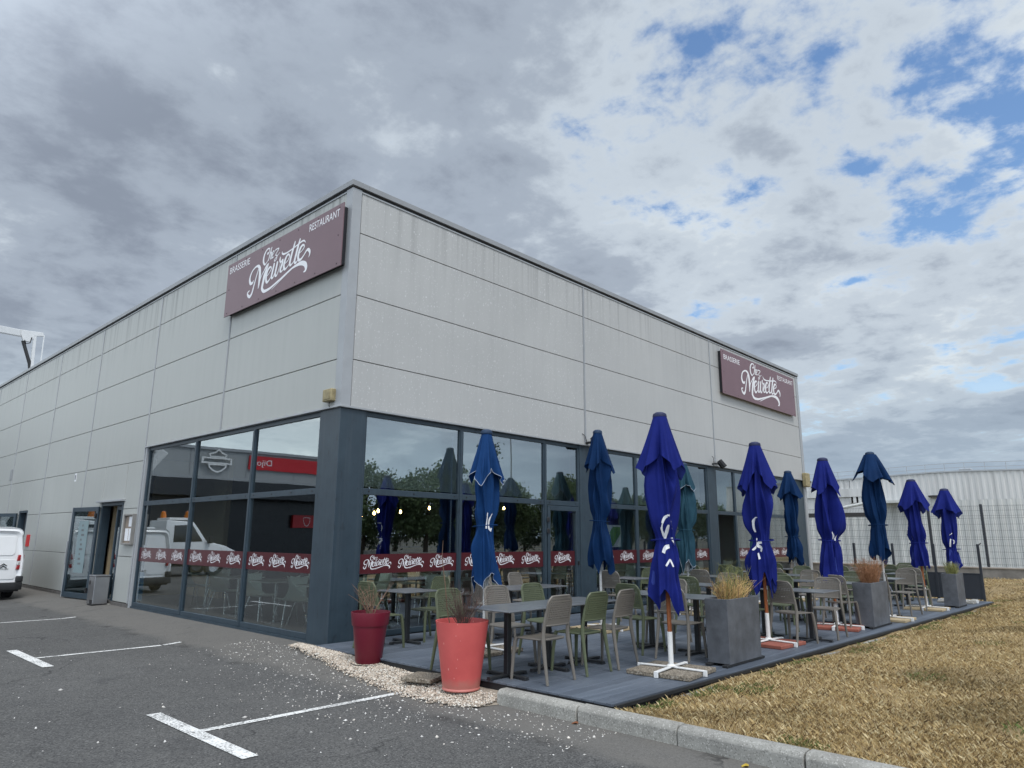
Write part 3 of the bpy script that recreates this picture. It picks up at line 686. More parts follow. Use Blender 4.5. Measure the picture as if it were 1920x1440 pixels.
# ------------------------------------------------------------------ restaurant building
LOGO = {
'C': ([(-0.396, 0.386), (-0.353, 0.397), (-0.331, 0.447), (-0.351, 0.48), (-0.426, 0.482), (-0.508, 0.426), (-0.547, 0.341), (-0.539, 0.251), (-0.483, 0.188), (-0.426, 0.204), (-0.346, 0.26)], [.05, .03, .02, .03, .03, .045, .055, .055, .04, .02, .012]),
'h': ([(-0.254, 0.472), (-0.285, 0.394), (-0.323, 0.301), (-0.348, 0.23)], [.028, .034, .034, .02]),
'h2': ([(-0.323, 0.301), (-0.28, 0.361), (-0.245, 0.37), (-0.258, 0.315), (-0.261, 0.241), (-0.213, 0.263)], [.012, .016, .03, .034, .03, .012]),
'e0': ([(-0.204, 0.3), (-0.151, 0.331), (-0.149, 0.366), (-0.187, 0.373), (-0.215, 0.318), (-0.21, 0.262), (-0.181, 0.242), (-0.134, 0.268)], [.014, .014, .018, .026, .034, .032, .022, .012]),
'z': ([(-0.112, 0.364), (-0.079, 0.381), (0.023, 0.375), (-0.033, 0.321), (-0.091, 0.271), (-0.037, 0.252), (-0.028, 0.21), (-0.053, 0.171), (-0.101, 0.153), (-0.12, 0.178), (-0.074, 0.208), (0.007, 0.247), (0.08, 0.281)], [.02, .024, .022, .022, .018, .02, .026, .02, .022, .02, .014, .014, .012]),
'M1': ([(-0.885, -0.026), (-0.924, -0.072), (-1.003, -0.068), (-1.049, 0.008), (-1.039, 0.087), (-0.975, 0.176), (-0.851, 0.232), (-0.734, 0.224), (-0.667, 0.15), (-0.646, 0.024), (-0.649, -0.094), (-0.656, -0.187), (-0.668, -0.24)], [.012, .05, .07, .065, .05, .035, .035, .06, .085, .085, .075, .055, .03]),
'M2': ([(-0.715, 0.163), (-0.779, 0.035), (-0.855, -0.153), (-0.91, -0.284), (-0.986, -0.341), (-1.068, -0.302), (-1.092, -0.24), (-1.017, -0.213)], [.02, .035, .045, .055, .065, .055, .04, .02]),
'M3': ([(-0.668, -0.24), (-0.595, -0.052), (-0.492, 0.055), (-0.4, 0.133), (-0.317, 0.174)], [.03, .022, .028, .05, .012]),
'M4': ([(-0.33, 0.161), (-0.402, 0.055), (-0.455, -0.034), (-0.483, -0.137), (-0.511, -0.239), (-0.507, -0.303), (-0.422, -0.368), (-0.236, -0.366), (-0.09, -0.337), (0.198, -0.265), (0.529, -0.179), (0.727, -0.154), (0.885, -0.157), (1.008, -0.206), (1.055, -0.277), (1.038, -0.337), (0.975, -0.35)], [.02, .07, .085, .085, .08, .075, .065, .05, .042, .034, .036, .055, .085, .095, .085, .05, .012]),
'S2': ([(-0.13, -0.408), (0.014, -0.355), (0.334, -0.248), (0.597, -0.179)], [.006, .016, .020, .008]),
'e1': ([(-0.35, -0.081), (-0.269, -0.036), (-0.205, 0.026), (-0.234, 0.072), (-0.299, 0.063), (-0.369, -0.009), (-0.385, -0.122), (-0.353, -0.201), (-0.3, -0.207), (-0.22, -0.157), (-0.164, -0.094)], [.018, .02, .03, .035, .05, .065, .068, .06, .045, .022, .015]),
'u1': ([(-0.106, 0.092), (-0.145, -0.029), (-0.174, -0.123), (-0.151, -0.175), (-0.103, -0.16), (-0.046, -0.064)], [.06, .062, .06, .05, .03, .015]),
'u2': ([(0.009, 0.092), (-0.023, -0.023), (-0.045, -0.118), (-0.016, -0.164), (0.038, -0.143), (0.098, -0.025), (0.126, 0.075)], [.06, .062, .06, .05, .03, .016, .016]),
'r': ([(0.112, 0.163), (0.1, 0.12), (0.134, 0.065), (0.207, 0.094), (0.192, 0.011), (0.147, -0.069), (0.156, -0.125), (0.218, -0.122), (0.294, -0.071)], [.035, .055, .035, .045, .066, .066, .05, .025, .014]),
'e2': ([(0.299, -0.007), (0.391, 0.024), (0.444, 0.085), (0.415, 0.143), (0.348, 0.131), (0.29, 0.052), (0.263, -0.047), (0.301, -0.118), (0.369, -0.11), (0.457, -0.055)], [.018, .02, .03, .035, .05, .065, .068, .055, .03, .015]),
't1': ([(0.614, 0.324), (0.553, 0.183), (0.497, 0.048), (0.477, -0.053), (0.504, -0.094), (0.569, -0.078), (0.63, -0.035)], [.04, .066, .066, .062, .05, .025, .014]),
't2': ([(0.781, 0.327), (0.72, 0.187), (0.672, 0.051), (0.638, -0.044), (0.666, -0.097), (0.717, -0.085), (0.79, -0.035)], [.04, .066, .066, .062, .05, .025, .014]),
'x': ([(0.166, 0.275), (0.165, 0.233), (0.227, 0.2), (0.353, 0.195), (0.541, 0.216), (0.726, 0.245), (0.855, 0.267), (0.935, 0.254), (0.98, 0.207)], [.008, .03, .042, .03, .028, .03, .034, .03, .008]),
'e3': ([(0.791, 0.058), (0.879, 0.081), (0.945, 0.129), (0.926, 0.175), (0.854, 0.174), (0.785, 0.101), (0.758, 0.004), (0.788, -0.071), (0.861, -0.077), (0.958, -0.023), (1.028, 0.034), (1.091, 0.042), (1.142, -0.006), (1.149, -0.063), (1.117, -0.112)], [.018, .02, .03, .035, .05, .065, .068, .06, .045, .028, .04, .06, .06, .035, .01]),
}
def logo_mesh(name, scale, sub, thick=0.0015):
    """script lettering in the XZ plane, facing -Y"""
    b = MB()
    for i, (k, (pts, ws)) in enumerate(LOGO.items()):
        st = stroke2d(pts, ws, sub); o = -thick * (1 + 0.35 * (i % 4)); n = len(st)
        vs = []
        for a, c in st: vs += [(a.x * scale, o, a.y * scale), (c.x * scale, o, c.y * scale)]
        b.add(vs, [(2 * j, 2 * j + 2, 2 * j + 3, 2 * j + 1) for j in range(n - 1)])
        for (e, s) in ((0, 1), (n - 1, -1)):          # round pen ends
            p, q = st[e]; c = (p + q) / 2; w = (p - q) / 2
            if w.length < 0.008: continue
            ring = []
            for j in range(10):
                t = 2 * math.pi * j / 10; d = Vector((w.x * math.cos(t) - w.y * math.sin(t), w.x * math.sin(t) + w.y * math.cos(t), 0)) + c; ring.append((d.x * scale, o - 0.0004, d.y * scale))
            b.add(ring, [tuple(range(10))])
    return b.mesh(name, 'white_ink')
H, HC = 7.50, 3.60
LOGO_BIG = logo_mesh('script_lettering', 1.0, 5)
LOGO_BAND = logo_mesh('band_lettering', 0.245, 2, 0.0008)
def pane(side, u0, u1, d0, d1, z0, z1, parent, mat='glass'):
    b = fb(MB(), side, u0, u1, d0, d1, z0, z1); b.mi = [1] * 6; b.mi[5 if side == 'W' else 2] = 0
    return b.build('pane', [mat, 'glass_in'], parent)
def fb(b, side, u0, u1, d0, d1, z0, z1):
    return b.box(d0, d1, u0, u1, z0, z1) if side == 'W' else b.box(u0, u1, d0, d1, z0, z1)
RZ = {'W': -math.pi / 2, 'S': 0.0}
def building():
    B = thing('restaurant_building', 'grey metal-clad restaurant with dark window frames and maroon script signs', 'building')
    LEN_N, LEN_E = 44.0, 19.25
    # --- wall panels
    cache = {}
    def panel(side, u0, u1, z0, z1):
        g = 0.006; key = (side, round(u1 - u0, 3), round(z1 - z0, 3))
        if key not in cache:
            cache[key] = fb(MB(), side, g + 0.022, u1 - u0 - g - 0.022, 0.0, 0.06, g, z1 - z0 - g).mesh('wall_panel', 'clad_w' if side == 'W' else 'clad_s', bevel=0.005)
        put('wall_panel', cache[key], B, (0, u0, z0) if side == 'W' else (u0, 0, z0))
    rows_hi = [(HC + 0.02, 4.40), (4.40, 5.50), (5.50, 6.60), (6.60, 7.36)]
    rows_all = [(0.085, 1.10), (1.10, 2.20), (2.20, 3.30), (3.30, 4.40), (4.40, 5.50), (5.50, 6.60), (6.60, 7.36)]
    ubW = [0.16, 4.20, 8.08, 12.25, 16.25, 20.40, 24.45, 28.6, 32.7, 36.8, 40.9, LEN_N]
    ubS = [0.16, 6.38, 12.52, 19.10]
    doorW = (9.10, 10.62, 2.30); door2 = (17.72, 18.72, 2.28)
    for i in range(len(ubW) - 1):
        a, b_ = ubW[i], ubW[i + 1]
        for (z0, z1) in (rows_hi if i < 2 else rows_all):
            if i == 2 and z0 < 2.25:
                zt = min(z1, 2.30)
                if z0 < 2.2: panel('W', a, doorW[0] - 0.02, z0, z1); panel('W', doorW[1] + 0.02, b_, z0, z1)
                else:
                    panel('W', a, doorW[0] - 0.02, z0, z1); panel('W', doorW[1] + 0.02, b_, z0, z1); panel('W', doorW[0] - 0.05, doorW[1] + 0.05, doorW[2] + 0.08, z1)
            elif i == 4 and z0 < 2.25:
                panel('W', a, door2[0] - 0.02, z0, z1); panel('W', door2[1] + 0.02, b_, z0, z1)
                if z0 > 2.1: panel('W', door2[0] - 0.05, door2[1] + 0.05, door2[2] + 0.06, z1)
            else: panel('W', a, b_, z0, z1)
    for i in range(3):
        for (z0, z1) in rows_hi: panel('S', ubS[i], ubS[i + 1], z0, z1)
    # --- backing, roof and far walls (keep the room dark)
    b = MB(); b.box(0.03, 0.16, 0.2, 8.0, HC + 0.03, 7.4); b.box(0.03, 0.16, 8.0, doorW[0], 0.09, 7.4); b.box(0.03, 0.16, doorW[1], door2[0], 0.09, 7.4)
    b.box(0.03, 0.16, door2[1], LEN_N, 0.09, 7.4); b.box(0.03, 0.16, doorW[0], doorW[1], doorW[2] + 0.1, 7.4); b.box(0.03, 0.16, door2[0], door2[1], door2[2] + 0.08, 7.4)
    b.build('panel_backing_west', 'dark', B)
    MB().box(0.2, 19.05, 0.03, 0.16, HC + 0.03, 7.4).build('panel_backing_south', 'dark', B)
    MB().box(0.05, 19.2, 0.05, LEN_N, 7.2, 7.3).build('roof', 'trim', B)
    MB().box(19.10, 19.25, 0.05, LEN_N, 0.0, 7.42).build('east_wall', 'clad_s', B)
    MB().box(0.05, 19.2, LEN_N, LEN_N + 0.15, 0, 7.42).build('north_wall', 'clad_w', B)
    MB().box(-0.015, 0.10, 8.02, LEN_N, -0.12, 0.075).build('plinth', 'concrete_base', B)
    # --- trims
    def strip(name, side, u0, u1, d0, d1, z0, z1, mat, bevel=0.003): return fb(MB(), side, u0, u1, d0, d1, z0, z1).build(name, mat, B, bevel=bevel)
    for u in ubW[1:-1]:
        z0 = HC + 0.03 if u < 8.0 else 0.085
        if u > 8: strip('cover_strip', 'W', u - 0.021, u + 0.021, -0.012, 0.03, z0, 7.36, 'trim')
        else:
            strip('cover_strip', 'W', u - 0.021, u - 0.006, -0.012, 0.03, z0, 7.36, 'trim'); strip('cover_strip', 'W', u + 0.006, u + 0.021, -0.012, 0.03, z0, 7.36, 'trim')
    for u in ubS[1:-1]:
        strip('cover_strip', 'S', u - 0.021, u - 0.005, -0.012, 0.03, HC + 0.03, 7.36, 'trim'); strip('cover_strip', 'S', u + 0.007, u + 0.03, -0.012, 0.03, HC + 0.03, 7.36, 'trim')
    b = MB(); b.prism([(-0.012, -0.012), (0.17, -0.012), (0.17, 0.0), (0.06, 0.05), (0.05, 0.06), (0.0, 0.17), (-0.012, 0.17)], 2, HC - 0.01, 7.37); b.build('corner_trim', 'trim', B)
    MB().box(19.08, 19.28, -0.012, 0.12, 0.0, 7.37).build('corner_trim', 'trim', B)
    # parapet caps in lengths, with a shadow gap below
    def caps(side, L, n):
        for i in range(n):
            a, c = i * L / n, (i + 1) * L / n - 0.004
            if i == 0: a = -0.045
            if side == 'S' and i == 0: a = 0.302
            fb(MB(), side, a, c, -0.045, 0.30, 7.40, H).build('parapet_cap', 'cap', B, bevel=0.004)
        fb(MB(), side, 0.17, L, -0.004, 0.05, 7.352, 7.398).build('shadow_gap', 'dark', B)
        fb(MB(), side, 0.17, L, -0.016, 0.02, 7.325, 7.350).build('cap_drip', 'trim', B)
    caps('W', LEN_N, 11); caps('S', LEN_E + 0.06, 5)
    # drip flashing under the cladding
    strip('drip_flashing', 'W', -0.03, 8.06, -0.028, 0.05, HC - 0.005, HC + 0.024, 'trim'); strip('drip_flashing', 'S', -0.027, 19.06, -0.027, 0.05, HC - 0.006, HC + 0.023, 'trim')
    strip('reveal', 'W', 7.955, 8.02, -0.006, 0.10, 0.0, HC, 'trim')
    # --- corner column
    b = MB(); b.box(0.02, 0.50, 0.02, 0.60, -0.05, HC - 0.006); b.build('corner_column', 'frame', B, bevel=0.006)
    # --- glazing
    TR = (2.25, 2.35)
    def window(side, u0, u1, lower='pane', logos=3, band=True, lower_only=False, fr=0.05):
        D0, D1 = 0.045, 0.12; b = MB(); ZB = 0.04 if side == 'W' else DZ + 0.002
        fb(b, side, u0, u0 + fr, D0, D1, ZB, HC - 0.008); fb(b, side, u1 - fr, u1, D0, D1, ZB, HC - 0.008)
        fb(b, side, u0 + fr, u1 - fr, D0 + 0.002, D1, HC - 0.085, HC - 0.008); fb(b, side, u0 + fr, u1 - fr, D0 + 0.002, D1, TR[0], TR[1])
        fb(b, side, u0 + fr, u1 - fr, D0 + 0.002, D1, ZB, ZB + 0.085)
        w = b.build('window', 'frame', B, bevel=0.004)
        n = max(2, int((u1 - u0) / 0.55))
        sc = MB()
        for i in range(n):
            u = u0 + 0.15 + (u1 - u0 - 0.3) * i / (n - 1); fb(sc, side, u - 0.011, u + 0.011, D0 - 0.004, D0 + 0.006, TR[0] + 0.04, TR[0] + 0.062)
        sc.build('drain_cap', 'black', w)
        e = 0.006
        pane(side, u0 + fr - e, u1 - fr + e, 0.078, 0.086, TR[1] - e, HC - 0.085 + e, w)
        if lower == 'open': return w
        pane(side, u0 + fr - e, u1 - fr + e, 0.078, 0.086, ZB + 0.085 - e, TR[0] + e, w)
        if lower == 'door':
            d = MB(); fb(d, side, u0 + fr + 0.01, u0 + fr + 0.10, 0.03, 0.10, 0.06, TR[0] - 0.01); fb(d, side, u1 - fr - 0.10, u1 - fr - 0.01, 0.03, 0.10, 0.06, TR[0] - 0.01)
            fb(d, side, u0 + fr + 0.10, u1 - fr - 0.10, 0.032, 0.10, TR[0] - 0.11, TR[0] - 0.01); fb(d, side, u0 + fr + 0.10, u1 - fr - 0.10, 0.032, 0.10, 0.06, 0.16)
            d.build('door_leaf', 'frame', w, bevel=0.004)
            hnd = MB(); fb(hnd, side, u1 - fr - 0.075, u1 - fr - 0.035, 0.0, 0.03, 1.02, 1.10); hnd.build('door_handle', 'black', w)
            for z in (1.95, 1.72): 
                hg = MB(); fb(hg, side, u0 + fr - 0.03, u0 + fr + 0.05, 0.0, 0.03, z - 0.05, z + 0.05); hg.build('hinge', 'black', w, bevel=0.012)
        if band:
            a0, a1 = (u0 + fr + (0.12 if lower == 'door' else 0.0), u1 - fr - (0.12 if lower == 'door' else 0.0))
            fb(MB(), side, a0, a1, 0.070, 0.0745, 1.015, 1.315).build('red_band', 'band', w)
            for i in range(logos):
                u = a0 + (a1 - a0) * (i + 0.5) / logos
                if side == 'W': o = put('band_lettering', LOGO_BAND, w, (0.0695, u, 1.175), (0, 0, RZ['W']))
                else: o = put('band_lettering', LOGO_BAND, w, (u, 0.0695, 1.175))
                o.scale = (0.98, 1, 0.98) if (a1 - a0) / logos > 0.5 else (0.8, 1, 0.9)
        return w
    for (a, c) in ((0.60, 2.86), (2.86, 5.36), (5.36, 7.955)): window('W', a, c)
    window('S', 0.50, 2.66, logos=3); window('S', 2.66, 5.04, logos=3); window('S', 5.04, 6.20, 'door', 1)
    window('S', 6.72, 8.46, logos=2); window('S', 8.46, 10.3, logos=2); window('S', 10.3, 12.06, logos=2)
    window('S', 12.56, 13.75, 'open'); window('S', 13.75, 16.0, logos=3); window('S', 16.0, 18.35, logos=3)
    for (a, c) in ((6.20, 6.72), (12.06, 12.56), (18.35, 19.08)):
        MB().box(a + 0.001, c - 0.001, 0.03, 0.3, 0.02, HC - 0.008).build('column', 'frame', B, bevel=0.005)
    MB().box(2.63, 2.69, 0.035, 0.044, 0.06, HC - 0.09).build('mullion_cover', 'frame', B); MB().box(5.01, 5.07, 0.035, 0.044, 0.06, HC - 0.09).build('mullion_cover', 'frame', B)
    for y in (2.86, 5.36): MB().box(0.035, 0.044, y - 0.03, y + 0.03, 0.05, HC - 0.09).build('mullion_cover', 'frame', B)
    MB().box(0.02, 0.14, 0.6, 7.955, -0.02, 0.039).build('sill', 'frame', B)
    # --- room behind the glass
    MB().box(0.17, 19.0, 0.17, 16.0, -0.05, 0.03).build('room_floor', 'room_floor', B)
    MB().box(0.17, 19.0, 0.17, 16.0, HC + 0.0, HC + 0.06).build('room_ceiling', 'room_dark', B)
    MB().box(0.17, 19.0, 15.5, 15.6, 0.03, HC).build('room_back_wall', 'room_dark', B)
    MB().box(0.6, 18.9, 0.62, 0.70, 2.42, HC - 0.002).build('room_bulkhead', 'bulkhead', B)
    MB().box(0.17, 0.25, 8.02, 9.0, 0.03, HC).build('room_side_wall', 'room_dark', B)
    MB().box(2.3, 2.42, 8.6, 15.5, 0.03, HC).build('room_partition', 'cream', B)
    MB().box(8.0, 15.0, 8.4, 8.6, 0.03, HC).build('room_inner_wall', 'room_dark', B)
    MB().box(6.5, 14.0, 6.0, 6.7, 0.03, 1.15).build('bar_counter', 'room_wood', B, bevel=0.02)
    # --- entrance on the west wall
    u0, u1, zt = doorW
    b = MB(); b.box(0.0, 0.20, u0 - 0.02, u0 + 0.07, 0.0, zt + 0.08); b.box(0.0, 0.20, u1 - 0.07, u1 + 0.02, 0.0, zt + 0.08); b.box(0.0, 0.20, u0 + 0.07, u1 - 0.07, zt, zt + 0.08)
    dr = b.build('entrance_frame', 'frame', B, bevel=0.004)
    MB().box(-0.10, 0.02, u0 - 0.12, u1 + 0.16, zt + 0.085, zt + 0.135).build('door_canopy', 'trim', B, bevel=0.006)
    b = MB(); b.box(0.10, 0.16, u0 + 0.07, u0 + 0.13, 0.03, zt - 0.001); b.box(0.10, 0.16, u0 + 0.62, u0 + 0.68, 0.03, zt - 0.001); b.box(0.10, 0.16, u0 + 0.13, u0 + 0.62, 0.03, 0.1); b.box(0.1, .16, u0 + .13, u0 + .62, zt - .1, zt - .001)
    fx = b.build('fixed_leaf', 'frame', dr); MB().box(0.125, 0.133, u0 + 0.12, u0 + 0.63, 0.09, zt - 0.09).build('pane', 'glass_door', dr)
    # open leaf folded back along the wall
    lf = put('door_leaf', None, B, (-0.02, u1 + 0.02, 0.02), (0, 0, R(7.5)))
    b = MB(); W_ = 1.42
    b.box(-0.05, 0.0, 0.0, 0.11, 0, 2.27); b.box(-0.05, 0.0, W_ - 0.10, W_, 0, 2.27); b.box(-0.049, -0.001, 0.11, W_ - 0.10, 2.16, 2.27); b.box(-0.049, -0.001, 0.11, W_ - 0.10, 0, 0.13)
    b.build('leaf_frame', 'frame', lf, bevel=0.005); MB().box(-0.029, -0.021, 0.10, W_ - 0.09, 0.12, 2.17).build('pane', 'glass_door', lf)
    MB().box(-0.05, 0.0, W_ + 0.001, W_ + 0.035, 0, 2.275).build('edge_seal', 'trim', lf)
    MB().box(-0.034, -0.031, 0.45, 0.98, 0.62, 1.92).build('frosted_notice', 'paper_blue', lf)
    nt = MB(); 
    for i in range(9):
        z = 1.78 - i * 0.12; nt.box(-0.036, -0.0345, 0.72 - 0.05 * (i % 3), 0.78 + 0.02 * (i % 2), z, z + 0.05)
    nt.build('notice_print', 'ink_grey', lf)
    MB().tube([(-0.09, W_ - 0.05, 0.8), (-0.09, W_ - 0.05, 1.4)], 0.014).build('pull_handle', 'steel', lf)
    MB().box(-0.09, -0.05, 0.02, 0.09, 1.98, 2.1).build('hinge', 'black', lf); MB().box(-0.09, -0.05, 0.02, 0.09, 0.16, 0.28).build('hinge', 'black', lf)
    MB().box(-0.06, 0.16, u0, u1, -0.02, 0.015).build('threshold', 'kerb', B)
    # cream hall seen through the doorway
    MB().box(0.30, 2.3, u1 + 0.02, u1 + 0.10, 0.03, HC).build('hall_wall', 'cream', B)
    # second door far along
    u0, u1, zt = door2
    b = MB(); b.box(0.0, 0.16, u0 - 0.02, u0 + 0.06, 0.0, zt + 0.06); b.box(0.0, 0.16, u1 - 0.06, u1 + 0.02, 0.0, zt + 0.06); b.box(0.0, 0.16, u0 + 0.06, u1 - 0.06, zt, zt + 0.06); b.build('door_frame', 'frame', B)
    MB().box(0.16, 0.2, u0, u1, 0, zt + 0.1).build('door_recess', 'dark', B)
    lf2 = put('door_leaf', None, B, (-0.03, u1 + 0.05, 0.02), (0, 0, R(20)))
    b = MB(); W2 = 0.95; b.box(-0.05, 0, 0, 0.1, 0, 2.25); b.box(-0.05, 0, W2 - 0.1, W2, 0, 2.25); b.box(-0.049, -0.001, 0.1, W2 - 0.1, 2.14, 2.25); b.box(-0.049, -0.001, 0.1, W2 - 0.1, 0, 0.5); b.build('leaf_frame', 'frame', lf2)
    MB().box(-0.03, -0.02, 0.1, W2 - 0.1, 0.5, 2.14).build('pane', 'glass_door', lf2)
    MB().box(-0.02, 0.0, 16.95, 17.30, 1.22, 1.58).build('red_plate', 'red', B)
    b = MB(); b.box(-0.008, 0.0, 13.05, 13.2, 3.05, 3.28); b.build('number_plate', 'paper', B); MB().box(-0.0105, -0.0085, 13.09, 13.16, 3.10, 3.23).build('number_plate_mark', 'ink_grey', B)
    MB().box(-0.02, 0.0, 20.5, 20.75, 3.45, 3.85).build('vent', 'cap', B, bevel=0.01)
    return B
M['bulkhead'] = simple('pale_bulkhead', (0.30, 0.33, 0.31), 0.8, 0.05, 1); M['paper_blue'] = simple('frosted_film', srgb(120, 138, 142), 0.6, 0.05); M['ink_grey'] = simple('grey_ink', (0.12, 0.13, 0.14), 0.7)
BLD = building()

# ------------------------------------------------------------------ signs and small fittings on the walls
def signboard(side, u0, u1, z0, z1, label, lu, lw, bras, rest):
    s = thing('sign_board', label, 'sign', group='maroon script sign boards')
    b = MB(); fb(b, side, u0 + 0.05, u1 - 0.05, -0.105, -0.004, z0 + 0.05, z1 - 0.05); b.build('sign_box', 'sign_edge', s)
    f = fb(MB(), side, u0, u1, -0.125, -0.106, z0, z1).build('sign_face', 'sign', s, bevel=0.002)
    sgn = -1 if side == 'W' else 1
    def at(u, z, d): return (d, u, z) if side == 'W' else (u, d, z)
    o = put('script_lettering', LOGO_BIG, s, at(lu, (z0 + z1) / 2 + (-0.03), -0.1262), (0, 0, RZ[side])); o.scale = (lw, 1, lw * 1.0)
    rot = (R(90), 0, RZ[side])
    for (txt, (ua, ub, zb, size)) in (('BRASSERIE', bras), ('RESTAURANT', rest)):
        text_obj('sign_lettering', txt, size, 'white_ink', s, at(ua, zb, -0.1268), rot, width=abs(ub - ua), extrude=0.0008)
    sc = MB(); n = 7
    for i in range(n):
        for z in (z0 + 0.06, z1 - 0.06):
            u = u0 + 0.12 + (u1 - u0 - 0.24) * i / (n - 1); p = at(u, z, 0)
            sc.tube([at(u, z, -0.1255), at(u, z, -0.130)], 0.013, 8)
    for z in ((z0 + z1) / 2,):
        for u in (u0 + 0.12, u1 - 0.12): sc.tube([at(u, z, -0.1255), at(u, z, -0.130)], 0.013, 8)
    sc.build('screws', 'screw', s)
signboard('W', 0.06, 4.27, 5.95, 7.08, 'maroon sign with white script on the shaded left wall near the corner', 2.2 - 0.0, 1.0, (4.17, 3.32, 6.86, 0.20), (1.12, 0.17, 6.86, 0.20))
signboard('S', 13.03, 18.58, 5.81, 7.18, 'maroon sign with white script at the far right end of the front wall', 15.75, 1.33, (13.19, 14.27, 6.89, 0.22), (17.15, 18.48, 6.91, 0.22))
def fittings():
    t = thing('junction_box', 'weathered beige box on the wall just left of the corner', 'box', (0, 0.27, 3.80))
    MB().box(-0.10, 0.0, -0.13, 0.12, -0.10, 0.10).build('housing', 'beige_box', t, bevel=0.012); MB().box(-0.108, -0.1002, -0.10, 0.09, -0.07, 0.07).build('lid', 'beige_box', t, bevel=0.004)
    MB().tube([(-0.04, 0, -0.1), (-0.04, 0.0, -0.16), (-0.02, 0.01, -0.19)], 0.008, 6).build('cable', 'black', t)
    t = thing('junction_box', 'small beige box at the far right edge of the front wall', 'box', (19.10, 0.0, 3.62))
    MB().box(-0.14, 0.22, -0.16, -0.013, -0.24, 0.24).build('housing', 'beige_box', t, bevel=0.02); MB().tube([(0.22, -0.08, 0.0), (0.42, -0.08, -0.04)], 0.03, 8).build('sensor', 'black', t)
    for i, (x, lb) in enumerate(((12.35, 'black floodlight above the middle column of the front wall'), (6.42, 'black floodlight half hidden behind the blue parasol by the door'))):
        t = thing('floodlight', lb, 'floodlight', (x, 0, 3.66), R(18 if i == 0 else -10), 'floodlights on the front wall')
        MB().box(-0.05, 0.05, -0.16, 0.0, -0.02, 0.02).build('bracket', 'black', t, bevel=0.006)
        h = put('lamp_head', None, t, (0.1, -0.24, 0.0), (R(-38), 0, R(20)))
        MB().box(-0.16, 0.16, -0.05, 0.04, -0.12, 0.12).build('housing', 'black', h, bevel=0.012); MB().box(-0.12, 0.12, -0.056, -0.051, -0.08, 0.08).build('lens', 'lamp_white', h)
        b = MB()
        for k in range(5): b.box(-0.12 + k * 0.06 - 0.005, -0.12 + k * 0.06 + 0.005, 0.041, 0.07, -0.09, 0.09)
        b.build('fins', 'black', h)
        MB().tube([(-0.02, -0.04, 0.02), (-0.1, -0.05, 0.16), (-0.16, -0.02, 0.2)], 0.008, 6).build('cable', 'black', t)
    t = thing('menu_case', 'metal framed menu case with papers beside the entrance', 'notice case', (-0.02, 8.40, 1.72))
    b = MB(); b.box(-0.07, 0.015, -0.30, -0.26, -0.35, 0.35); b.box(-0.07, 0.015, 0.26, 0.30, -0.35, 0.35); b.box(-0.07, 0.015, -0.26, 0.26, 0.31, 0.35); b.box(-0.07, 0.015, -0.26, 0.26, -0.35, -0.31); b.build('frame', 'steel_dull', t, bevel=0.006)
    MB().box(-0.02, 0.012, -0.26, 0.26, -0.31, 0.31).build('back', 'case_back', t)
    for (y0, y1, z0, z1) in ((-0.2, 0.04, 0.06, 0.29), (-0.22, -0.02, -0.26, 0.02), (0.02, 0.22, -0.26, 0.02)): MB().box(-0.026, -0.0205, y0, y1, z0, z1).build('menu_sheet', 'paper', t)
    t = thing('bin', 'brushed steel litter bin standing beside the entrance', 'bin', (-0.22, 9.36, asphalt_z(-0.22, 9.36)), R(0))
    MB().box(-0.17, 0.15, -0.22, 0.20, 0.02, 0.64).build('body', 'steel', t, bevel=0.012)
    MB().box(-0.18, 0.16, -0.23, 0.21, 0.641, 0.672).build('lid', 'steel', t, bevel=0.01)
    MB().box(-0.15, 0.13, -0.20, 0.18, -0.03, 0.019).build('foot', 'black', t)
    MB().box(-0.176, -0.1705, -0.20, -0.02, 0.02, 0.12).build('kick_plate', 'black', t)
    MB().tube([(-0.1705, 0.10, 0.50), (-0.178, 0.10, 0.50)], 0.05, 16).build('slot', 'black', t)
M['steel_dull'] = simple('dull_metal', (0.26, 0.25, 0.235), 0.5, 0.1, metallic=0.4); M['case_back'] = simple('case_back', (0.25, 0.20, 0.16), 0.7)
fittings()

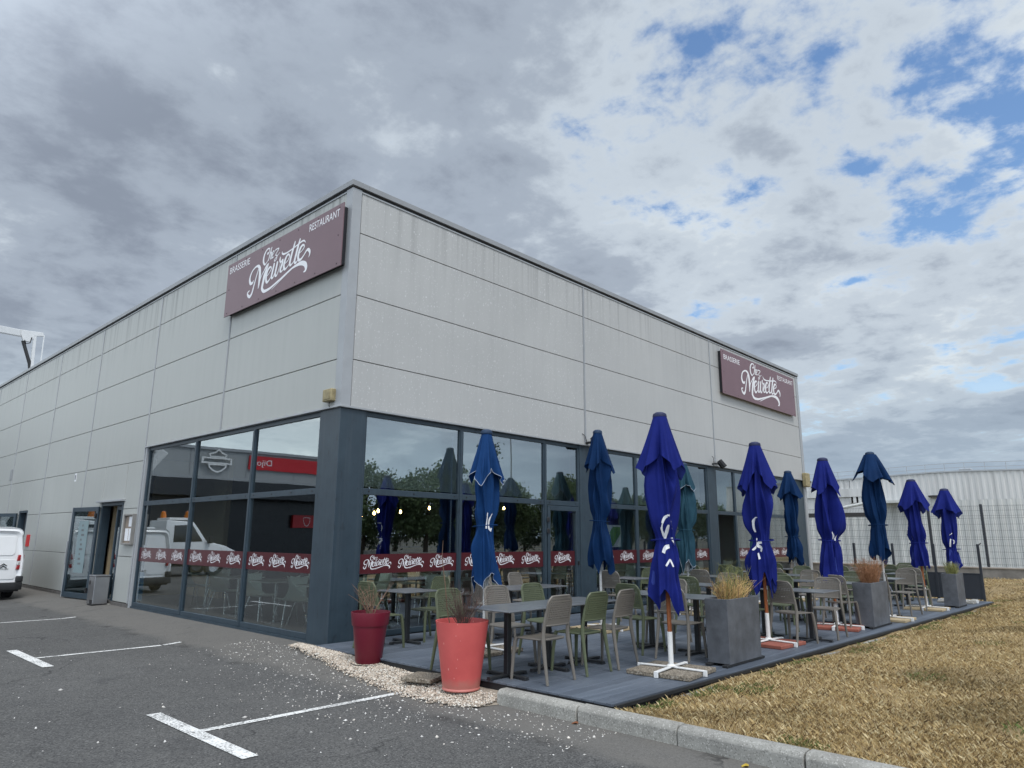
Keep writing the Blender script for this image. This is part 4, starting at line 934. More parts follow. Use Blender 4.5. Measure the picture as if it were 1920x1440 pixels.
# ------------------------------------------------------------------ terrace furniture
def chair_meshes(mat):
    me = {}
    # seat: dished slab with rounded front
    b = MB(); n = 9; top = []; bot = []
    for i in range(n):
        v = -1 + 2 * i / (n - 1); rt_, rb = [], []
        for j in range(n):
            u = -1 + 2 * j / (n - 1)
            hw = 0.215 + 0.012 * v; k = 1 - 0.06 * (abs(v) ** 6) * (abs(u) ** 6) * 2
            x = u * hw * k; y = v * 0.215 * k
            z = 0.462 - 0.018 * (1 - u * u) * (1 - v * v) - 0.014 * max(0, v) ** 4 - 0.008 * abs(u) ** 6
            rt_.append((x, y, z)); rb.append((x * 0.97, y * 0.97, 0.432 + 0.004 * abs(u)))
        top.append(rt_); bot.append(rb)
    b.grid(top); b.grid([r[::-1] for r in bot])
    loop_t = [top[0][j] for j in range(n)] + [top[i][n - 1] for i in range(1, n)] + [top[n - 1][j] for j in range(n - 2, -1, -1)] + [top[i][0] for i in range(n - 2, 0, -1)]
    loop_b = [bot[0][j] for j in range(n)] + [bot[i][n - 1] for i in range(1, n)] + [bot[n - 1][j] for j in range(n - 2, -1, -1)] + [bot[i][0] for i in range(n - 2, 0, -1)]
    mid = [((p[0] + q[0]) / 2 * 1.03, (p[1] + q[1]) / 2 * 1.03, (p[2] + q[2]) / 2) for p, q in zip(loop_t, loop_b)]
    b.grid([loop_t, mid, loop_b], True); me['seat'] = b.mesh('seat', mat, smooth=True)
    # legs
    def leg(pts, rad, nm): return MB().tube(pts, rad, 8).mesh(nm, mat, smooth=True)
    for s in (-1, 1):
        me['lf%d' % s] = leg([(0.235 * s, 0.235, 0.0), (0.222 * s, 0.220, 0.25), (0.207 * s, 0.203, 0.41), (0.200 * s, 0.185, 0.448)], [0.0165, 0.0205, 0.0245, 0.022], 'leg')
        me['lr%d' % s] = leg([(0.235 * s, -0.29, 0.0), (0.224 * s, -0.245, 0.25), (0.214 * s, -0.215, 0.44), (0.210 * s, -0.212, 0.52), (0.206 * s, -0.225, 0.62), (0.203 * s, -0.248, 0.72), (0.19 * s, -0.268, 0.82)], [0.016, 0.0205, 0.0245, 0.022, 0.0195, 0.017, 0.013], 'leg')
    # perforated back
    def bp(u, z, off):
        t = (z - 0.60) / 0.30; hw = 0.205 - 0.002 * t
        if z > 0.82: hw *= math.sqrt(max(0.0, 1 - ((z - 0.82) / 0.098) ** 2 * 0.62))
        x = u * hw; y = -0.228 - 0.062 * t - 0.022 * (1 - u * u) + off
        return (x, y, z + (0.006 * (1 - u * u) if z > 0.85 else 0))
    b = MB(); nu, nz = 14, 9; z0, z1 = 0.652, 0.872; u0, u1 = -0.86, 0.86
    for side, off in ((0, -0.006), (1, 0.006)):
        for i in range(nz):
            for j in range(nu):
                ua, ub = u0 + (u1 - u0) * j / nu, u0 + (u1 - u0) * (j + 1) / nu; za, zb = z0 + (z1 - z0) * i / nz, z0 + (z1 - z0) * (i + 1) / nz
                du, dz = (ub - ua), (zb - za); ha, hb = ua + du * 0.22, ub - du * 0.22; ga, gb = za + dz * 0.27, zb - dz * 0.27
                sh = du * 0.25 * (1 if i % 2 else -1) * 0.0
                o_ = [bp(ua, za, off), bp(ub, za, off), bp(ub, zb, off), bp(ua, zb, off)]; h_ = [bp(ha + sh, ga, off), bp(hb + sh, ga, off), bp(hb + sh, gb, off), bp(ha + sh, gb, off)]
                b.add(o_ + h_, [(0, 1, 5, 4), (1, 2, 6, 5), (2, 3, 7, 6), (3, 0, 4, 7)])
                if side == 0:
                    w_ = [bp(ha, ga, 0.006), bp(hb, ga, 0.006), bp(hb, gb, 0.006), bp(ha, gb, 0.006)]
                    b.add(h_ + w_, [(0, 1, 5, 4), (1, 2, 6, 5), (2, 3, 7, 6), (3, 0, 4, 7)])
    me['back'] = b.mesh('backrest', mat)
    b = MB()
    for off in (-0.008, 0.008):
        for ua, ub in ((-1.0, -0.855), (0.855, 1.0)):
            b.grid([[bp(ua, z, off), bp(ub, z, off)] for z in np.linspace(0.60, 0.905, 14)])
        b.grid([[bp(u, z, off) for u in np.linspace(-0.86, 0.86, 13)] for z in (0.60, 0.625, 0.6525)]); b.grid([[bp(u, z, off) for u in np.linspace(-0.86, 0.86, 13)] for z in (0.8715, 0.888, 0.905)])
    per = [bp(-1, z, 0) for z in np.linspace(0.60, 0.905, 14)] + [bp(u, 0.905, 0) for u in np.linspace(-0.9, 0.9, 11)] + [bp(1, z, 0) for z in np.linspace(0.905, 0.60, 14)] + [bp(u, 0.60, 0) for u in np.linspace(0.9, -0.9, 11)]
    b.tube(per + [per[0], per[1]], 0.0135, 6, False)
    me['rim'] = b.mesh('back_rim', mat, smooth=True)
    return me
CH = {'taupe': chair_meshes('taupe'), 'olive': chair_meshes('olive')}
def chair(x, y, deg, col, label):
    """deg: heading the sitter faces, clockwise from +Y"""
    t = thing('terrace_chair', label, 'chair', (x, y, DZ + 0.002), -R(deg), 'perforated resin chairs on the terrace'); me = CH[col]
    put('seat', me['seat'], t); bk = put('backrest', me['back'], t); put('back_rim', me['rim'], bk)
    for k in ('lf-1', 'lf1', 'lr-1', 'lr1'): put('leg', me[k], t)
    return t
b = MB(); b.box(-0.35, 0.35, -0.35, 0.35, 0.735, 0.752); TT = b.mesh('table_top', 'tabletop', bevel=0.004)
b = MB(); b.box(-0.032, 0.032, -0.032, 0.032, 0.02, 0.72); TP = b.mesh('pedestal', 'tableleg', bevel=0.004)
b = MB(); b.box(-0.13, 0.13, -0.13, 0.13, 0.716, 0.734); TPL = b.mesh('top_plate', 'tableleg')
b = MB(); b.box(-0.30, 0.30, -0.03, 0.03, 0.010, 0.032); b.box(-0.03, 0.03, -0.30, 0.30, 0.011, 0.033)
for s in (-1, 1): b.box(0.28 * s - 0.025, 0.28 * s + 0.025, -0.035, 0.035, 0.0, 0.012); b.box(-0.035, 0.035, 0.28 * s - 0.025, 0.28 * s + 0.025, 0.0, 0.012)
TB = b.mesh('base', 'tableleg', bevel=0.003)
def table(x, y, label, rz=0.0):
    t = thing('terrace_table', label, 'table', (x, y, DZ + 0.002), rz, 'square grey terrace tables')
    put('table_top', TT, t); put('pedestal', TP, t); put('top_plate', TPL, t); put('base', TB, t)
# tables: x, y, descriptor, chairs (side, colour[, dx, dy, turn])
LAY = [
 (0.90, -0.74, 'the table behind the bordeaux pot', [('W', 'olive', -0.05, -0.12, 0), ('E', 'olive', -0.10, 0.05, 0)]),
 (0.06, -3.60, 'the nearest table beside the salmon pot', [('S', 'taupe', 0.17, 0.06, 0), ('N', 'olive', -0.10, 0.02, 0)]),
 (0.78, -3.60, 'the middle table of the near row', [('S', 'olive', 0.15, 0.06, 0), ('N', 'taupe', -0.02, 0.0, 6)]),
 (1.50, -3.60, 'the right table of the near row', [('S', 'taupe', 0.0, 0.05, -4), ('N', 'olive', -0.02, 0.0, 4)]),
 (2.42, -1.42, 'the left of the two tables before the glass door', [('W', 'taupe', -0.05, -0.2, 0), ('N', 'taupe', 0.22, 0.0, 5)]),
 (3.14, -1.42, 'the right of the two tables before the glass door', [('N', 'taupe', 0.42, 0.02, -8)]),
 (6.25, -1.15, 'the table behind the blue parasol by the door', [('W', 'taupe', -0.02, -0.1, 0), ('E', 'olive', 0.0, 0.0, 0)]),
 (3.18, -3.56, 'the table beside the front parasol pole, window side', [('W', 'olive', 0.04, -0.12, 4), ('E', 'taupe', 0.0, 0.05, 0)]),
 (3.10, -4.34, 'the table between the front parasol and the first planter', [('W', 'taupe', 0.03, -0.03, -3), ('E', 'olive', -0.05, -0.1, 0)]),
 (5.50, -5.00, 'the table nearest the lawn behind the first planter', [('W', 'taupe', 0.06, 0.10, 12), ('E', 'taupe', -0.02, -0.04, -4)]),
 (5.55, -4.22, 'the second table from the lawn behind the first planter', [('W', 'olive', 0.0, 0.0, 0), ('E', 'olive', 0.0, 0.0, 0)]),
 (5.55, -3.25, 'the third table from the lawn behind the first planter', [('W', 'olive', 0.0, 0.0, -5), ('E', 'taupe', 0.0, 0.05, 5)]),
 (8.05, -4.60, 'the table left of the second planter', [('W', 'taupe', -0.05, -0.2, 0), ('E', 'olive', 0.05, 0.0, 0)]),
 (8.05, -3.80, 'the second table from the lawn left of the second planter', [('W', 'olive', 0.0, 0.0, 0), ('E', 'taupe', 0.0, 0.0, 0)]),
 (8.25, -2.05, 'the table beside the faded teal parasol', [('W', 'taupe', -0.15, -0.1, 0), ('E', 'olive', 0.0, 0.0, 0)]),
 (8.35, -0.95, 'the table close to the middle column of the front wall', [('W', 'taupe', 0.0, 0.0, 0), ('E', 'olive', 0.0, 0.0, 0)]),
 (10.25, -4.75, 'the table right of the second planter', [('W', 'taupe', 0.0, -0.1, 0), ('E', 'taupe', 0.05, -0.2, 8)]),
 (10.25, -3.95, 'the second table from the lawn beyond the second planter', [('W', 'olive', 0.0, 0.0, 0), ('E', 'taupe', 0.0, -0.1, 0)]),
 (10.1, -2.85, 'the table behind the third royal parasol', [('W', 'taupe', 0.0, 0.0, 0), ('E', 'olive', 0.0, 0.0, 0)]),
 (10.9, -1.35, 'the table before the open door of the front wall', [('W', 'olive', 0.0, 0.0, 0), ('E', 'taupe', 0.0, 0.0, 0)]),
 (12.75, -4.55, 'the table beside the last royal parasol pole but one', [('W', 'taupe', -0.1, -0.35, 0), ('E', 'olive', 0.05, -0.1, -10)]),
 (12.70, -3.35, 'the table second from the dark end screen', [('W', 'olive', 0.0, 0.0, 0), ('E', 'olive', 0.0, 0.0, 0)]),
 (13.1, -1.6, 'the table beside the farthest teal parasol', [('W', 'olive', 0.0, 0.0, 0), ('E', 'taupe', 0.0, 0.0, 0)]),
 (14.6, -3.9, 'the table next to the dark end screen', [('W', 'olive', 0.0, 0.0, 0), ('E', 'olive', 0.0, 0.0, 0)]),
]
SIDE = {'W': (-0.52, 0.0, 90, 'left of'), 'E': (0.52, 0.0, -90, 'right of'), 'S': (0.0, -0.42, 0, 'lawn side of'), 'N': (0.0, 0.62, 180, 'window side of')}
CN = {'taupe': 'taupe', 'olive': 'olive green'}
for (x, y, d, chs) in LAY:
    table(x, y, 'square grey table, ' + d)
    for (sd, col, dx, dy, tw) in chs:
        ox, oy, hd, nm = SIDE[sd]
        chair(x + ox + dx, y + oy + dy, hd + tw, col, '%s chair %s %s' % (CN[col], nm, d))

# ------------------------------------------------------------------ parasols, furled and tied
def parasol(x, y, top, col, kind, label, seed, lean=(0, 0), slab='slab_sand', tie=None, marks=(), w=1.0, flapw=1.0, hem=0.95, rz=0.0, inner=None, sleeve=0.45, fl=0.62, pipe=False, corner=0.3):
    rr = random.Random(seed); t = thing('parasol', label, 'parasol', (x, y, DZ), rz, 'furled blue parasols on the terrace')
    hgt = top - DZ
    tz = tie if tie else 1.52
    ph = [rr.uniform(0, 6.28) for _ in range(8)]; npl = rr.choice((7, 8, 9))
    amp = [rr.uniform(0.7, 1.3) for _ in range(20)]
    lx, ly = lean
    cang = math.atan2(CAM[1] - y, CAM[0] - x) - rz + corner
    def axis(z): return (lx * z / hgt, ly * z / hgt)
    nr = rr.randint(8, 11)
    RG = [(2 * math.pi * (k + rr.uniform(-0.32, 0.32)) / nr, rr.uniform(0.13, 0.24), rr.uniform(0.34, 0.66), rr.uniform(-0.45, 0.45), rr.uniform(0.6, 2.2), rr.uniform(0, 6.28)) for k in range(nr)]
    RV = [(rr.uniform(0, 6.28), rr.uniform(0.10, 0.2), -rr.uniform(0.15, 0.35), rr.uniform(-0.7, 0.7), rr.uniform(0.6, 2.2), rr.uniform(0, 6.28)) for k in range(4)]
    def prof(z):
        zt = hgt - 0.03
        keys = [(zt, 0.07), (zt - 0.28, 0.135), (zt - 0.62, 0.165), (tz + 0.60, 0.178), (tz + 0.22, 0.172), (tz, 0.146), (tz - 0.12, 0.155), (tz - 0.36, 0.178), (hem, 0.192), (hem - 0.4, 0.19)]
        for (z1, r1_), (z0, r0) in zip(keys, keys[1:]):
            if z >= z0: k = (z - z0) / (z1 - z0); k = k * k * (3 - 2 * k); return r0 + (r1_ - r0) * k
        return keys[-1][1]
    def rad(th, z):
        s = (hgt - z) / hgt; pinch = math.exp(-((z - tz) / 0.12) ** 2); f = 0.0
        for (c, wd_, am, tw_, fq, p_) in RG + RV:
            c2 = c + tw_ * (z - tz) + 0.10 * math.sin(fq * 2.5 * z + p_)
            d = (th - c2 + math.pi) % (2 * math.pi) - math.pi
            wd2 = wd_ * (1 + 0.35 * math.sin(fq * z * 3 + p_))
            f += am * (0.75 + 0.35 * math.sin(fq * 4 * z + 2 * p_)) * math.exp(-abs(d / wd2) ** 1.5)
        big = 0.14 * math.sin(2 * th + ph[5] + 1.2 * z) + 0.09 * math.sin(th + ph[6] - 0.8 * z)
        fine = 0.04 * pinch * math.sin(19 * th + ph[7]) + 0.025 * math.sin(13 * th + 5 * z + ph[1])
        return w * prof(z) * (0.64 + f * (1 - 0.55 * pinch) * sm1(0.0, 0.22, s) + big * (1 - 0.8 * pinch) * sm1(0.02, 0.3, s) + fine)
    def hemz(th):
        tri = 1 - abs(((th - cang) / (2 * math.pi) * 4 + 0.5) % 1 * 2 - 1)      # 0 at the four corners
        tri2 = abs(((th + ph[6]) / (2 * math.pi) * 5) % 1 * 2 - 1)
        return hem - 0.17 + 0.30 * (tri ** 0.9) * (0.8 + 0.25 * math.sin(th + ph[3])) + 0.12 * tri2 - 0.06
    NT_, NZ = 150, 46
    rows = []
    for i in range(NZ + 1):
        row = []
        for j in range(NT_):
            th = 2 * math.pi * j / NT_; v = i / NZ; zt = hgt - 0.03; z = zt + (hemz(th) - zt) * v; r = rad(th, z); ax = axis(z)
            row.append((ax[0] + r * math.cos(th), ax[1] + r * math.sin(th), z))
        rows.append(row)
    # hem turns in
    rows.append([(axis(p[2])[0] + (p[0] - axis(p[2])[0]) * 0.90, axis(p[2])[1] + (p[1] - axis(p[2])[1]) * 0.90, p[2] + 0.02) for p in rows[-1]])
    rows.append([(axis(p[2])[0] + (p[0] - axis(p[2])[0]) * 0.72, axis(p[2])[1] + (p[1] - axis(p[2])[1]) * 0.72, p[2] + 0.30) for p in rows[-2]])
    mb = MB(); mb.grid(rows[:-2], True); mb.cur = 1; mb.grid(rows[-3:], True)
    cn = mb.build('canopy', [col, inner or col], t, smooth='all')
    if pipe: MB().tube([rows[-3][j] for j in range(NT_)] + [rows[-3][0]], 0.004, 5, False).build('piping', 'piping', cn)
    # vent flap: square cape, corners drooping to points
    ca = cang
    def tri4(th): return 1 - abs(((th - ca) / (2 * math.pi) * 4 + 0.5) % 1 * 2 - 1)      # 0 at corners, 1 mid-edge
    cvar = [rr.uniform(-0.09, 0.09) for _ in range(4)]; cdr = [rr.uniform(0.85, 1.2) for _ in range(4)]; er = [rr.uniform(0.75, 1.1) for _ in range(4)]
    def cw(th, arr):
        q = ((th - ca) / (2 * math.pi) * 4) % 4; i = int(q); f = q - i; return arr[i] * (1 - f) + arr[(i + 1) % 4] * f
    def fz(th):
        m_ = tri4(th); return hgt - 0.05 - 1.10 * fl * (1.0 - 0.34 * m_) * cw(th, cdr) - 0.025 * math.sin(5 * th + ph[1])
    def frad(th, v):
        m_ = tri4(th)
        edge = 0.72 - 0.10 * math.sin(math.pi * m_ * 0.5)
        q = edge + (1.0 - edge) * (1 - m_) ** 1.6
        base = 0.080 + 0.178 * (v ** 0.92) * q * cw(th, cdr)
        fold = math.exp(-((m_ - 0.55 - 0.2 * math.sin(ph[4])) / 0.16) ** 2) * 0.30 * cw(th, er) - math.exp(-((m_ - 0.95) / 0.20) ** 2) * 0.34
        return w * flapw * base * (1 + fold * v + 0.08 * v * math.sin(th + ph[5]) + 0.05 * math.sin(8 * th + ph[7] + 2 * math.sin(2 * th)) * v + 0.03 * math.sin(15 * th + ph[1]) * v * v)
    rows2 = []
    for i in range(17):
        v = i / 16; row = []
        for j in range(NT_):
            th = 2 * math.pi * j / NT_; zt = hgt - 0.05; z = zt + (fz(th) - zt) * v; r = max(frad(th, v), 0.07 * w); ax = axis(z)
            row.append((ax[0] + r * math.cos(th), ax[1] + r * math.sin(th), z))
        rows2.append(row)
    rows2.append([(axis(p[2])[0] + (p[0] - axis(p[2])[0]) * 0.965, axis(p[2])[1] + (p[1] - axis(p[2])[1]) * 0.965, p[2] + 0.012) for p in rows2[-1]])
    rows2.append([(axis(p[2])[0] + (p[0] - axis(p[2])[0]) * 0.55, axis(p[2])[1] + (p[1] - axis(p[2])[1]) * 0.55, p[2] + 0.22) for p in rows2[-2]])
    mb = MB(); mb.grid(rows2[:-2], True); mb.cur = 1; mb.grid(rows2[-3:], True)
    fo = mb.build('vent_flap', [col, inner or col], t, smooth='all')
    if pipe: MB().tube([rows2[-3][j] for j in range(NT_)] + [rows2[-3][0]], 0.004, 5, False).build('piping', 'piping', fo)
    ax = axis(hgt)
    mb = MB(); mb.lathe([(0.0, hgt + 0.012), (0.05, hgt + 0.010), (0.078 * w, hgt - 0.01), (0.086 * w, hgt - 0.045), (0.080 * w, hgt - 0.06)], 24, ax); mb.build('top_cap', 'cap_' + ('royal' if col == 'royal' else 'teal'), t, smooth=True)
    # tie strap
    pts = []
    for j in range(49):
        th = 2 * math.pi * j / 48; r = w * prof(tz) * 1.13 + 0.002; a_ = axis(tz); pts.append((a_[0] + r * math.cos(th), a_[1] + r * math.sin(th), tz + 0.012 * math.sin(th + ph[0])))
    MB().tube(pts, 0.008, 6, False).build('tie_strap', col, t, smooth=True)
    # white print fragments wrapped on the cloth
    if marks:
        for (az, z0, poly, ws) in marks:
            mb = MB(); st = stroke2d(poly, ws, 5); vs = []
            thc = math.atan2(CAM[1] - y, CAM[0] - x) - rz + az
            sub = []
            for a_, c_ in st:
                line = []
                for k in range(4):
                    q = a_ + (c_ - a_) * k / 3
                    z = z0 + q.y; th = thc + q.x / (w * 0.17)
                    r = rad(th, z) + 0.006; A_ = axis(z); line.append((A_[0] + r * math.cos(th), A_[1] + r * math.sin(th), z))
                sub.append(line)
            mb.grid(sub); mb.build('white_print', 'white_ink', cn, smooth='all')
    # pole and foot
    def pp(z): a_ = axis(z); return (a_[0], a_[1], z)
    if kind == 'wood':
        MB().tube([pp(sleeve - 0.05), pp(hgt - 0.1)], 0.026, 14).build('pole', 'pole_wood', t, smooth=True)
        MB().tube([pp(0.07), pp(sleeve)], 0.031, 14).build('sleeve', 'white_metal', t, smooth=True)
    else:
        MB().tube([pp(0.06), pp(hgt - 0.1)], 0.022, 12).build('pole', 'grey_pole', t, smooth=True)
        hb = MB(); hb.tube([pp(hem - 0.12), pp(hem - 0.02)], 0.038, 12)
        for k in range(8):
            a_ = 2 * math.pi * k / 8 + 0.2; c0 = pp(hem - 0.1); hb.box(c0[0] + 0.045 * math.cos(a_) - 0.008, c0[0] + 0.045 * math.cos(a_) + 0.008, c0[1] + 0.045 * math.sin(a_) - 0.008, c0[1] + 0.045 * math.sin(a_) + 0.008, hem - 0.12, hem + 0.2)
        hb.build('runner_hub', 'grey_pole', t)
        MB().tube([pp(0.06), pp(0.34)], 0.028, 12).build('sleeve', 'grey_pole', t, smooth=True)
        if kind == 'crank': MB().tube([(0.02, -0.02, 0.72), (0.10, -0.06, 0.60), (0.16, -0.06, 0.52), (0.20, -0.05, 0.55)], 0.006, 6).build('cord', 'piping', t)
    a0 = (0.0, 0.0)
    b = MB(); L = 0.40
    for k in range(4):
        a_ = math.pi / 4 * 0 + math.pi / 2 * k; d = (math.cos(a_), math.sin(a_))
        b.bar((a0[0] + d[0] * 0.02, a0[1] + d[1] * 0.02, 0.068), (a0[0] + d[0] * L, a0[1] + d[1] * L, 0.062), 0.045, 0.018)
        b.bar((a0[0] + d[0] * (L + 0.012), a0[1] + d[1] * (L + 0.012), 0.071), (a0[0] + d[0] * (L + 0.012), a0[1] + d[1] * (L + 0.012), 0.002), 0.024, 0.05)
    b.build('cross_foot', 'white_metal', t, bevel=0.004)
    fl_ = MB(); fl_.lathe([(0.06, 0.078), (0.034, 0.10)], 14); fl_.build('collar', 'white_metal', t, smooth=True)
    g = 0.025; S = 0.365; th_ = 0.048
    for sx, sy_ in ((-1, -1), (1, -1), (1, 1), (-1, 1)):
        o = MB().box(0, S, 0, S, 0, th_).build('slab', slab, t, bevel=0.006)
        o.location = (g if sx > 0 else -g - S, g if sy_ > 0 else -g - S, 0.003); o.rotation_euler = (0, 0, rr.uniform(-.01, .01))
    return t
M['cap_royal'] = simple('cap_navy', (0.008, 0.012, 0.06), 0.5); M['cap_teal'] = simple('cap_teal', (0.008, 0.03, 0.075), 0.5)
MK_A = [(-0.15, 1.60, [(0.0, 0.12), (-0.02, 0.05), (-0.005, -0.03)], [.008, .03, .03]), (0.1, 1.74, [(-0.05, -0.02), (-0.01, 0.05), (0.07, 0.09)], [.03, .035, .012]),
        (0.0, 1.62, [(-0.06, 0.05), (-0.03, -0.03), (0.0, -0.09)], [.012, .045, .03]), (0.12, 1.64, [(0.02, 0.06), (0.0, -0.02), (-0.03, -0.10)], [.02, .045, .04]),
        (0.06, 1.40, [(-0.05, -0.03), (-0.02, 0.03), (0.05, 0.05)], [.05, .055, .045]), (0.3, 1.28, [(-0.06, -0.06), (0.0, 0.01), (0.05, -0.07)], [.02, .03, .02]), (0.85, 1.7, [(0, .05), (0, -.05)], [.02, .03]), (0.85, 1.52, [(-0.02, .03), (0.02, -.06)], [.02, .02])]
MK_16 = [(0.42, 1.78, [(-0.03, 0.10), (-0.045, -0.02), (-0.06, -0.12)], [.012, .028, .03]), (0.42, 1.78, [(-0.045, 0.06), (-0.03, 0.10)], [.008, .02]), (0.55, 1.76, [(0.05, 0.11), (-0.01, 0.03), (-0.015, -0.08), (0.03, -0.13), (0.06, -0.09)], [.012, .026, .032, .03, .02])]
MK_G = [(-0.5, 1.72, [(0.06, 0.14), (-0.01, 0.13), (-0.045, 0.03), (-0.02, -0.08)], [.012, .02, .05, .02]), (-0.42, 1.44, [(0.08, 0.05), (0.0, 0.04), (-0.02, 0.0), (0.06, -0.03), (0.05, -0.09)], [.04, .05, .05, .045, .03]), (-0.75, 1.47, [(0.03, 0.08), (0.0, -0.03), (-0.03, -0.1)], [.02, .02, .02]), (-0.5, 1.28, [(0, 0.05), (0.03, -0.04)], [.03, .04])]
MK_S = [(0.55, 1.60, [(0.0, 0.07), (0.02, 0.0), (0.0, -0.06)], [.02, .03, .012]), (0.85, 1.56, [(0.02, 0.06), (-0.01, -0.02), (0.02, -0.07)], [.02, .04, .02])]
MK_P = [(0.15, 1.46, [(-0.02, 0.10), (-0.04, 0.0), (-0.06, -0.1)], [.03, .035, .04]), (0.3, 1.50, [(0.0, 0.04), (0.05, 0.02), (0.05, -0.04), (0.0, -0.06)], [.02, .03, .03, .02]), (0.1, 1.68, [(-0.03, -0.03), (0.05, 0.03)], [.01, .014])]
MK_R = [(-0.85, 1.58, [(0.0, 0.06), (0.02, -0.04)], [.03, .02]), (0.85, 1.60, [(0.0, 0.10), (0.02, 0.0), (0.0, -0.06)], [.02, .03, .02])]
parasol(1.12, -2.15, 3.13, 'blue1', 'metal', 'mid blue furled parasol with pale piping behind the salmon pot', 11, corner=0.55, slab='slab_agg', tie=1.70, marks=MK_16, hem=0.98, w=1.04, flapw=0.85, inner='blue1', pipe=True, fl=0.62)
parasol(4.20, -1.92, 3.50, 'teal', 'metal', 'deep teal-blue furled parasol in front of the glass door', 23, corner=0.4, slab='slab_sand', tie=1.83, hem=1.12, w=1.02, flapw=0.95, fl=0.66)
parasol(1.60, -4.80, 3.14, 'royal', 'wood', 'royal blue furled parasol on the aggregate slabs, nearest the lawn corner', 5, corner=-0.2, slab='slab_agg', tie=1.52, marks=MK_A, hem=0.86, inner='royal_lit', lean=(-0.02, 0.01), w=1.05, flapw=1.02, rz=R(6), sleeve=0.46, fl=0.66)
parasol(7.70, -1.66, 3.20, 'faded', 'metal', 'faded grey-teal furled parasol seen behind the front royal one', 31, corner=0.3, tie=1.72, hem=0.98, w=1.1, pipe=True)
parasol(4.62, -4.68, 3.08, 'royal', 'wood', 'royal blue furled parasol on terracotta slabs right behind the first planter', 8, corner=0.02, slab='slab_red', tie=1.52, marks=MK_G, hem=0.88, inner='royal_lit', lean=(-0.02, 0.0), w=1.08, rz=R(-4))
parasol(10.9, -1.85, 3.0, 'faded', 'metal', 'faded teal furled parasol mostly hidden behind the second royal one', 37, corner=0.5, tie=1.7, hem=1.0, w=1.1)
parasol(12.65, -2.00, 3.36, 'teal', 'metal', 'dark teal furled parasol by the far end of the front wall', 41, corner=0.1, tie=1.6, hem=1.05, w=1.15, slab='slab_sand')
parasol(7.35, -4.75, 3.06, 'royal', 'wood', 'royal blue furled parasol left of the second planter', 14, corner=0.3, slab='slab_red', tie=1.52, marks=MK_S, hem=0.92, inner='royal_lit', w=1.12, rz=R(10))
parasol(9.46, -5.02, 3.34, 'teal', 'crank', 'dark teal parasol with wide square flap right of the second planter', 19, corner=0.78, tie=1.82, hem=1.25, w=1.05, flapw=1.35, lean=(-0.04, 0.03), fl=0.52)
parasol(12.36, -5.02, 2.96, 'royal', 'wood', 'royal blue furled parasol between the second and third planters', 27, corner=0.2, slab='slab_sand', tie=1.46, marks=MK_R, hem=1.02, inner='royal_lit', w=1.15, flapw=1.12, lean=(-0.05, 0.02), sleeve=0.48)
parasol(15.0, -5.12, 2.88, 'royal', 'wood', 'royal blue furled parasol behind the last planter at the deck end', 33, corner=-0.15, slab='kerb', tie=1.30, marks=MK_P, hem=0.98, inner='royal_lit', w=1.2, flapw=1.12, lean=(-0.05, 0.0))

# ------------------------------------------------------------------ pots and planters
def stems(n, h, spread, r0, mat, name, parent, seed, z0=0.0, droop=0.3, branch=2, rad=0.04, curl=0.5, ky=1.0):
    rr = random.Random(seed); b = MB()
    for i in range(n):
        a = rr.uniform(0, 6.28); l = rr.uniform(0.55, 1.0) * h; sp_ = rr.uniform(0.1, 1.0) * spread; q = rr.uniform(0, rad); ox, oy = q * math.cos(a), q * math.sin(a)
        a2 = a + rr.uniform(-0.8, 0.8); pts = []
        for k in range(5):
            t_ = k / 4; pts.append((ox / ky ** 0.8 + sp_ * t_ ** 1.4 * math.cos(a2 + curl * t_), oy * ky + sp_ * ky * t_ ** 1.4 * math.sin(a2 + curl * t_), z0 + l * (t_ - droop * t_ * t_ * sp_ / max(h, .01))))
        b.tube(pts, [r0, r0 * .85, r0 * .7, r0 * .5, r0 * .25], 4, False)
        for _ in range(branch):
            k = rr.randint(1, 3); p = Vector(pts[k]); d = Vector((rr.uniform(-1, 1), rr.uniform(-1, 1), rr.uniform(0.2, 1.2))).normalized() * l * rr.uniform(0.15, 0.4)
            b.tube([p, p + d * 0.5 + Vector((0, 0, 0.01)), p + d], [r0 * .5, r0 * .4, r0 * .2], 3, False)
    return b.build(name, mat, parent)
t = thing('plant_pot', 'tall bordeaux red plastic pot with rim, holding dead twigs', 'pot', (-0.27, -1.42, -0.045))
MB().lathe([(0.0, 0.03), (0.155, 0.03), (0.17, 0.05), (0.222, 0.50), (0.235, 0.50), (0.238, 0.51), (0.257, 0.66), (0.256, 0.668), (0.244, 0.668), (0.236, 0.60), (0.0, 0.585)], 48).build('pot', 'pot_red', t, smooth=True)
MB().lathe([(0.0, 0.0), (0.205, 0.0), (0.22, 0.015), (0.225, 0.034), (0.215, 0.034), (0.20, 0.018), (0.0, 0.018)], 40).build('saucer', 'rubber', t, smooth=True)
MB().lathe([(0.0, 0.605), (0.236, 0.600)], 32).build('soil', 'soil', t)
stems(22, 0.50, 0.34, 0.0055, 'twig', 'dead_twigs', t, 3, 0.60, 0.2, 3, 0.06)
t = thing('plant_pot', 'large salmon pink tapered pot with dark dead grass on the gravel', 'pot', (-0.41, -3.34, -0.045))
MB().lathe([(0.0, 0.0), (0.205, 0.0), (0.212, 0.012), (0.204, 0.03), (0.208, 0.04), (0.298, 0.715), (0.300, 0.722), (0.288, 0.722), (0.284, 0.70), (0.272, 0.60), (0.0, 0.585)], 56).build('pot', 'pot_salmon', t, smooth=True)
MB().lathe([(0.0, 0.605), (0.272, 0.600)], 32).build('soil', 'soil', t)
stems(60, 0.60, 0.34, 0.0045, 'twig_dark', 'dead_grass', t, 8, 0.60, 0.35, 2, 0.05)
